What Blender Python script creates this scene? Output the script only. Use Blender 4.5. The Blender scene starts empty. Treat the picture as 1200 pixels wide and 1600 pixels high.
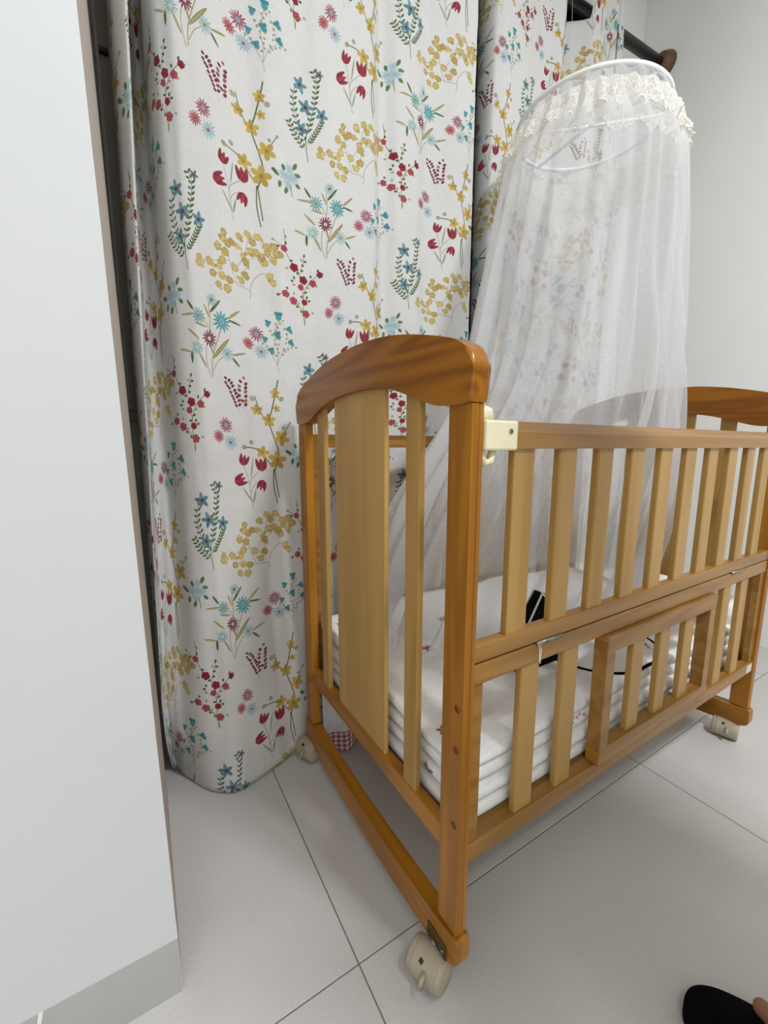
import bpy, bmesh, math, random
import numpy as np
from mathutils import Vector, Matrix, noise
from math import sin, cos, pi, radians, sqrt, exp

S = bpy.context.scene
COL = S.collection
random.seed(7)

# ------------------------------------------------------------------ camera
cam = bpy.data.cameras.new('camera')
cam.sensor_fit = 'AUTO'; cam.sensor_width = 36.0
cam.lens = 652.16 / 1600 * 36.0
cam.clip_start = 0.02
camo = bpy.data.objects.new('camera', cam); COL.objects.link(camo)
camo.location = (-0.3682, -0.3975, 0.855)
camo.rotation_euler = (radians(90 - 8.94), 0, radians(58.85 - 90))
S.camera = camo

# ------------------------------------------------------------------ world, exposure, lamps
w = bpy.data.worlds.new('world'); S.world = w; w.use_nodes = True
w.node_tree.nodes['Background'].inputs[0].default_value = (0.60, 0.66, 0.75, 1)
w.node_tree.nodes['Background'].inputs[1].default_value = 0.0
vs = S.view_settings
vs.view_transform = 'Standard'; vs.look = 'None'; vs.gamma = 1.0
vs.exposure = -0.10; vs.use_curve_mapping = False
S.cycles.max_bounces = 10; S.cycles.diffuse_bounces = 5
S.cycles.transparent_max_bounces = 24
S.cycles.sample_clamp_indirect = 6

def area(name, loc, size, power, col, parent=None, rot=(0, 0, 0)):
    l = bpy.data.lights.new(name, 'AREA'); l.shape = 'RECTANGLE'
    l.size, l.size_y = size; l.energy = power; l.color = col
    o = bpy.data.objects.new(name, l); COL.objects.link(o); o.location = loc; o.rotation_euler = rot
    if parent: o.parent = parent
    return o
LAMPS = [((-1.10, -1.50), 16.0, 1.20), ((0.53, -1.27), 63.0, 0.40)]   # ceiling fittings, built below with their light
LAMP_COL = (0.93, 0.95, 1.0)
CEIL = 2.95

# ------------------------------------------------------------------ helpers
def tag(o, label=None, cat=None, group=None, kind=None):
    if label: o['label'] = label
    if cat: o['category'] = cat
    if group: o['group'] = group
    if kind: o['kind'] = kind
    return o

def empty(name, loc, label=None, cat=None, group=None):
    o = bpy.data.objects.new(name, None); COL.objects.link(o); o.location = loc
    o.empty_display_size = 0.05
    return tag(o, label, cat, group)

def link(name, me, mat=None, parent=None, loc=None):
    o = bpy.data.objects.new(name, me); COL.objects.link(o)
    if mat is not None and len(me.materials) == 0: me.materials.append(mat)
    if parent: o.parent = parent
    if loc: o.location = loc
    return o

def fin(name, bm, mat=None, parent=None, smooth=False, loc=None):
    bmesh.ops.recalc_face_normals(bm, faces=bm.faces)
    me = bpy.data.meshes.new(name); bm.to_mesh(me); bm.free()
    if smooth:
        for p in me.polygons: p.use_smooth = True
    return link(name, me, mat, parent, loc)

def box(bm, x0, x1, y0, y1, z0, z1, bev=0.0, seg=2):
    r = bmesh.ops.create_cube(bm, size=1.0)
    vsx = r['verts']
    for v in vsx:
        v.co = Vector((x0 + (v.co.x + .5) * (x1 - x0), y0 + (v.co.y + .5) * (y1 - y0), z0 + (v.co.z + .5) * (z1 - z0)))
    if bev > 0:
        es = list({e for v in vsx for e in v.link_edges})
        bmesh.ops.bevel(bm, geom=es, offset=bev, segments=seg, affect='EDGES', profile=.5)
    return bm

def boxobj(name, b, mat, parent=None, bev=0.002, loc=None):
    bm = bmesh.new(); box(bm, *b, bev=bev)
    return fin(name, bm, mat, parent, loc=loc)

def prism(bm, pts, axis, a, b, bev=0.0, seg=2):
    """extrude a closed 2-D outline along an axis from a to b"""
    def mk(p, t):
        return {'x': (t, p[0], p[1]), 'y': (p[0], t, p[1]), 'z': (p[0], p[1], t)}[axis]
    va = [bm.verts.new(mk(p, a)) for p in pts]; vb = [bm.verts.new(mk(p, b)) for p in pts]
    n = len(pts); fs = [bm.faces.new(va), bm.faces.new(vb[::-1])]
    for i in range(n):
        fs.append(bm.faces.new((va[i], vb[i], vb[(i + 1) % n], va[(i + 1) % n])))
    if bev > 0:
        es = [e for f in fs[:2] for e in f.edges]
        bmesh.ops.bevel(bm, geom=list(set(es)), offset=bev, segments=seg, affect='EDGES', profile=.5)
    return bm

def tube(bm, pts, r, n=8, closed=False):
    pts = [Vector(p) for p in pts]; rings = []
    m = len(pts); up = Vector((0.13, 0.21, 0.97))
    for i, p in enumerate(pts):
        if closed: t = pts[(i + 1) % m] - pts[i - 1]
        else: t = pts[min(i + 1, m - 1)] - pts[max(i - 1, 0)]
        t.normalize(); a = t.cross(up)
        if a.length < 1e-4: a = t.cross(Vector((1, 0, 0)))
        a.normalize(); b = t.cross(a)
        rr = r[i] if isinstance(r, (list, tuple)) else r
        rings.append([bm.verts.new(p + a * rr * cos(2 * pi * k / n) + b * rr * sin(2 * pi * k / n)) for k in range(n)])
    for i in range(m if closed else m - 1):
        A, B = rings[i], rings[(i + 1) % m]
        for k in range(n): bm.faces.new((A[k], A[(k + 1) % n], B[(k + 1) % n], B[k]))
    if not closed:
        bm.faces.new(rings[0][::-1]); bm.faces.new(rings[-1])
    return bm

def lathe(bm, prof, o, ax, n=24):
    """profile [(r, t)] turned about the line o + t*ax"""
    ax = Vector(ax).normalized(); o = Vector(o)
    a = ax.cross(Vector((0, 0, 1)));
    if a.length < 1e-3: a = Vector((1, 0, 0))
    a.normalize(); b = ax.cross(a); rings = []
    for r, t in prof:
        rings.append([bm.verts.new(o + ax * t + (a * cos(2 * pi * k / n) + b * sin(2 * pi * k / n)) * max(r, 1e-5)) for k in range(n)])
    for A, B in zip(rings, rings[1:]):
        for k in range(n): bm.faces.new((A[k], A[(k + 1) % n], B[(k + 1) % n], B[k]))
    bm.faces.new(rings[0][::-1]); bm.faces.new(rings[-1])
    return bm

def grid(name, nu, nv, f, mat, parent=None, uv=None, closed_u=False, smooth=True):
    """surface from f(i, j) -> point, uv(i, j) -> texture coordinate"""
    vs_, fs_, uvs = [], [], []
    cols = nu if closed_u else nu + 1
    for i in range(cols):
        for j in range(nv + 1):
            vs_.append(f(i, j))
    for i in range(nu):
        for j in range(nv):
            i2 = (i + 1) % cols
            fs_.append((i * (nv + 1) + j, i2 * (nv + 1) + j, i2 * (nv + 1) + j + 1, i * (nv + 1) + j + 1))
            if uv: uvs += [uv(i, j), uv(i + 1, j), uv(i + 1, j + 1), uv(i, j + 1)]
    me = bpy.data.meshes.new(name); me.from_pydata(vs_, [], fs_)
    if uv:
        L = me.uv_layers.new(name='UVMap')
        L.data.foreach_set('uv', np.array(uvs, 'f').ravel())
    if smooth: me.polygons.foreach_set('use_smooth', [True] * len(me.polygons))
    me.update()
    return link(name, me, mat, parent)

def sm(a, b, t):
    t = min(1, max(0, (t - a) / (b - a))); return t * t * (3 - 2 * t)

def interp(keys, x):
    """smooth interpolation through rows (x, a, b, ...)"""
    if x <= keys[0][0]: return keys[0][1:]
    if x >= keys[-1][0]: return keys[-1][1:]
    for i in range(len(keys) - 1):
        if x <= keys[i + 1][0]: break
    k1, k2 = keys[i], keys[i + 1]; k0 = keys[max(i - 1, 0)]; k3 = keys[min(i + 2, len(keys) - 1)]
    h = k2[0] - k1[0]; t = (x - k1[0]) / h; out = []
    for c in range(1, len(k1)):
        m1 = (k2[c] - k0[c]) / (k2[0] - k0[0]) * h; m2 = (k3[c] - k1[c]) / (k3[0] - k1[0]) * h
        t2, t3 = t * t, t * t * t
        out.append((2 * t3 - 3 * t2 + 1) * k1[c] + (t3 - 2 * t2 + t) * m1 + (-2 * t3 + 3 * t2) * k2[c] + (t3 - t2) * m2)
    return out

# ------------------------------------------------------------------ materials
def srgb(r, g, b):
    f = lambda c: (c / 255 / 12.92) if c / 255 <= .04045 else ((c / 255 + .055) / 1.055) ** 2.4
    return (f(r), f(g), f(b), 1)

def newmat(name):
    m = bpy.data.materials.new(name); m.use_nodes = True
    return m, m.node_tree, m.node_tree.nodes['Principled BSDF']

def N(nt, typ, **kw):
    n = nt.nodes.new(typ)
    for k, v in kw.items():
        if k in n.inputs: n.inputs[k].default_value = v
        else: setattr(n, k, v)
    return n

def ramp(nt, fac, stops):
    r = nt.nodes.new('ShaderNodeValToRGB'); e = r.color_ramp.elements
    e[0].position, e[0].color = stops[0]; e[1].position, e[1].color = stops[-1]
    for p, c in stops[1:-1]:
        x = e.new(p); x.color = c
    nt.links.new(fac, r.inputs[0]); return r.outputs[0]

def bump(nt, bsdf, h, strength=.2, dist=.002):
    b = N(nt, 'ShaderNodeBump', Strength=strength, Distance=dist)
    nt.links.new(h, b.inputs['Height']); nt.links.new(b.outputs[0], bsdf.inputs['Normal'])

def plain(name, col, rough=.5, var=.04, scale=30, metal=0, bmp=.05, spec=.5):
    m, nt, b = newmat(name)
    tc = N(nt, 'ShaderNodeTexCoord'); nz = N(nt, 'ShaderNodeTexNoise', Scale=scale, Detail=5.0)
    nt.links.new(tc.outputs['Object'], nz.inputs['Vector'])
    lo = tuple(c * (1 - var) for c in col[:3]) + (1,); hi = tuple(min(1, c * (1 + var)) for c in col[:3]) + (1,)
    nt.links.new(ramp(nt, nz.outputs[0], [(.35, lo), (.65, hi)]), b.inputs['Base Color'])
    b.inputs['Roughness'].default_value = rough; b.inputs['Metallic'].default_value = metal
    b.inputs['Specular IOR Level'].default_value = spec
    if bmp: bump(nt, b, nz.outputs[0], bmp, .001)
    return m

def wood(name, axis, dark, mid, light, rough=.32, band=1.0, seedv=0.0, tilt=0.0):
    """varnished wood, grain running along one axis of the object's own space"""
    m, nt, b = newmat(name)
    tc = N(nt, 'ShaderNodeTexCoord'); oi = N(nt, 'ShaderNodeObjectInfo')
    off = N(nt, 'ShaderNodeVectorMath', operation='MULTIPLY_ADD')
    nt.links.new(oi.outputs['Random'], off.inputs[0]); off.inputs[1].default_value = (3.1, 5.3, 7.7)
    nt.links.new(tc.outputs['Object'], off.inputs[2])
    mp = N(nt, 'ShaderNodeMapping'); nt.links.new(off.outputs[0], mp.inputs['Vector'])
    sc = [9.0, 9.0, 9.0]; sc['xyz'.index(axis)] = 0.75; mp.inputs['Scale'].default_value = sc
    mp.inputs['Rotation'].default_value = (tilt, 0, 0); mp.inputs['Location'].default_value = (seedv, seedv * 2, seedv * 3)
    big = N(nt, 'ShaderNodeTexNoise', Scale=1.5, Detail=2.0); nt.links.new(mp.outputs[0], big.inputs['Vector'])
    rings = N(nt, 'ShaderNodeMath', operation='MULTIPLY'); nt.links.new(big.outputs[0], rings.inputs[0]); rings.inputs[1].default_value = 5.0 * band
    sn = N(nt, 'ShaderNodeMath', operation='SINE'); mu = N(nt, 'ShaderNodeMath', operation='MULTIPLY'); mu.inputs[1].default_value = 2 * pi
    nt.links.new(rings.outputs[0], mu.inputs[0]); nt.links.new(mu.outputs[0], sn.inputs[0])
    ad = N(nt, 'ShaderNodeMath', operation='MULTIPLY_ADD'); nt.links.new(sn.outputs[0], ad.inputs[0]); ad.inputs[1].default_value = .5; ad.inputs[2].default_value = .5
    mp2 = N(nt, 'ShaderNodeMapping'); nt.links.new(off.outputs[0], mp2.inputs['Vector'])
    sc2 = [260.0, 260.0, 260.0]; sc2['xyz'.index(axis)] = 7.0; mp2.inputs['Scale'].default_value = sc2
    fine = N(nt, 'ShaderNodeTexNoise', Scale=1.0, Detail=4.0); nt.links.new(mp2.outputs[0], fine.inputs['Vector'])
    mx = N(nt, 'ShaderNodeMix', data_type='FLOAT'); mx.inputs[0].default_value = .38
    nt.links.new(ad.outputs[0], mx.inputs[2]); nt.links.new(fine.outputs[0], mx.inputs[3])
    nt.links.new(ramp(nt, mx.outputs[0], [(.12, dark), (.5, mid), (.85, light)]), b.inputs['Base Color'])
    b.inputs['Roughness'].default_value = rough
    b.inputs['Specular IOR Level'].default_value = .35; b.inputs['Coat Weight'].default_value = .08; b.inputs['Coat Roughness'].default_value = .18
    bump(nt, b, fine.outputs[0], .06, .0006)
    return m

HD, HM, HL = srgb(146, 92, 20), srgb(166, 108, 26), srgb(176, 118, 34)
SD, SM_, SL = srgb(163, 124, 63), srgb(173, 134, 70), srgb(180, 141, 78)
W = {a: wood('honey_wood_' + a, a, HD, HM, HL) for a in 'xyz'}
RL = {a: wood('rail_wood_' + a, a, srgb(138, 97, 42), srgb(152, 109, 50), srgb(160, 117, 57)) for a in 'xyz'}
LT = {a: wood('pale_wood_' + a, a, SD, SM_, SL, rough=.38, band=.5) for a in 'xyz'}
PN = wood('panel_wood', 'z', srgb(180, 141, 76), srgb(190, 151, 84), srgb(196, 157, 90), rough=.42, band=.35)
ARCHM = wood('arch_wood', 'y', srgb(122, 70, 6), srgb(150, 91, 12), srgb(160, 101, 18), rough=.30, band=1.15, tilt=radians(-14))

def wallmat(name, col, rough=.75):
    m, nt, b = newmat(name)
    tc = N(nt, 'ShaderNodeTexCoord')
    n1 = N(nt, 'ShaderNodeTexNoise', Scale=2.2, Detail=4.0); n2 = N(nt, 'ShaderNodeTexNoise', Scale=120.0, Detail=3.0)
    for n in (n1, n2): nt.links.new(tc.outputs['Object'], n.inputs['Vector'])
    lo = tuple(c * .955 for c in col[:3]) + (1,)
    nt.links.new(ramp(nt, n1.outputs[0], [(.3, lo), (.7, col)]), b.inputs['Base Color'])
    b.inputs['Roughness'].default_value = rough
    bump(nt, b, n2.outputs[0], .12, .001)
    return m
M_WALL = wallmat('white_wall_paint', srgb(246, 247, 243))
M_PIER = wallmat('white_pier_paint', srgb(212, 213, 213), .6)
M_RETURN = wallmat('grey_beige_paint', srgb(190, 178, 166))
M_CEIL = wallmat('ceiling_paint', srgb(240, 240, 236))

def tilemat():
    m, nt, b = newmat('polished_floor_tile')
    tc = N(nt, 'ShaderNodeTexCoord'); oi = N(nt, 'ShaderNodeObjectInfo')
    n1 = N(nt, 'ShaderNodeTexNoise', Scale=3.0, Detail=5.0); n2 = N(nt, 'ShaderNodeTexNoise', Scale=220.0, Detail=3.0)
    for n in (n1, n2): nt.links.new(tc.outputs['Object'], n.inputs['Vector'])
    mx = N(nt, 'ShaderNodeMix', data_type='FLOAT'); mx.inputs[0].default_value = .35
    nt.links.new(n1.outputs[0], mx.inputs[2]); nt.links.new(n2.outputs[0], mx.inputs[3])
    c = ramp(nt, mx.outputs[0], [(.3, srgb(190, 187, 183)), (.55, srgb(202, 199, 195)), (.75, srgb(209, 206, 202))])
    nt.links.new(c, b.inputs['Base Color'])
    b.inputs['Roughness'].default_value = .34; b.inputs['Specular IOR Level'].default_value = .4
    return m
M_TILE = tilemat()
M_GROUT = plain('dark_grout', srgb(120, 112, 106), .9)
M_SKIRT = plain('grey_skirting_tile', srgb(176, 175, 172), .25, .03, 8, bmp=0)
M_CREAM = plain('cream_plastic', srgb(236, 226, 190), .35, .02, bmp=0)
M_CASTOR = plain('beige_plastic', srgb(172, 162, 138), .45, .05, bmp=0)
M_STEEL = plain('dull_steel', srgb(150, 145, 135), .35, .08, metal=.9, bmp=0)
M_BRASS = plain('dark_brass', srgb(110, 90, 60), .4, .1, metal=.8, bmp=0)
M_BLACK = plain('black_lacquer', srgb(26, 25, 28), .35, .1, bmp=0)
M_BLACKCLOTH = plain('black_fabric', srgb(7, 7, 8), .95, .2, 200, spec=.1)
M_DARKHOLE = plain('dark_hole', srgb(60, 34, 14), .8, .1, bmp=0)
M_WHITEPL = plain('white_plastic_tube', srgb(240, 240, 240), .35, .02, bmp=0)
M_BROWNW = plain('brown_wood', srgb(104, 70, 46), .45, .15, 20)
M_FRAME = plain('grey_brown_frame', srgb(188, 177, 165), .5, .06, 14)
M_BAR = plain('painted_bar', srgb(205, 203, 198), .45, .04, bmp=0)
M_GLASSDK, _nt, _b = newmat('night_window_glass')
_b.inputs['Base Color'].default_value = srgb(14, 15, 18); _b.inputs['Roughness'].default_value = .08
M_BLUE = plain('blue_card', srgb(28, 34, 92), .5, .05, bmp=0)
M_SKIN = plain('skin', srgb(160, 112, 88), .55, .06, 40)
M_NAIL = plain('toenail', srgb(190, 140, 120), .35, .04, 40, bmp=0)
M_TROUSER = plain('dark_trouser_cloth', srgb(40, 42, 50), .9, .1, 150)
M_STICKER = plain('white_sticker', srgb(216, 208, 196), .6, .05, bmp=0)
M_SHIRT = plain('grey_shirt_cloth', srgb(110, 112, 116), .9, .08, 150)
M_HAIR = plain('dark_hair', srgb(26, 20, 18), .6, .15, 120)

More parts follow.
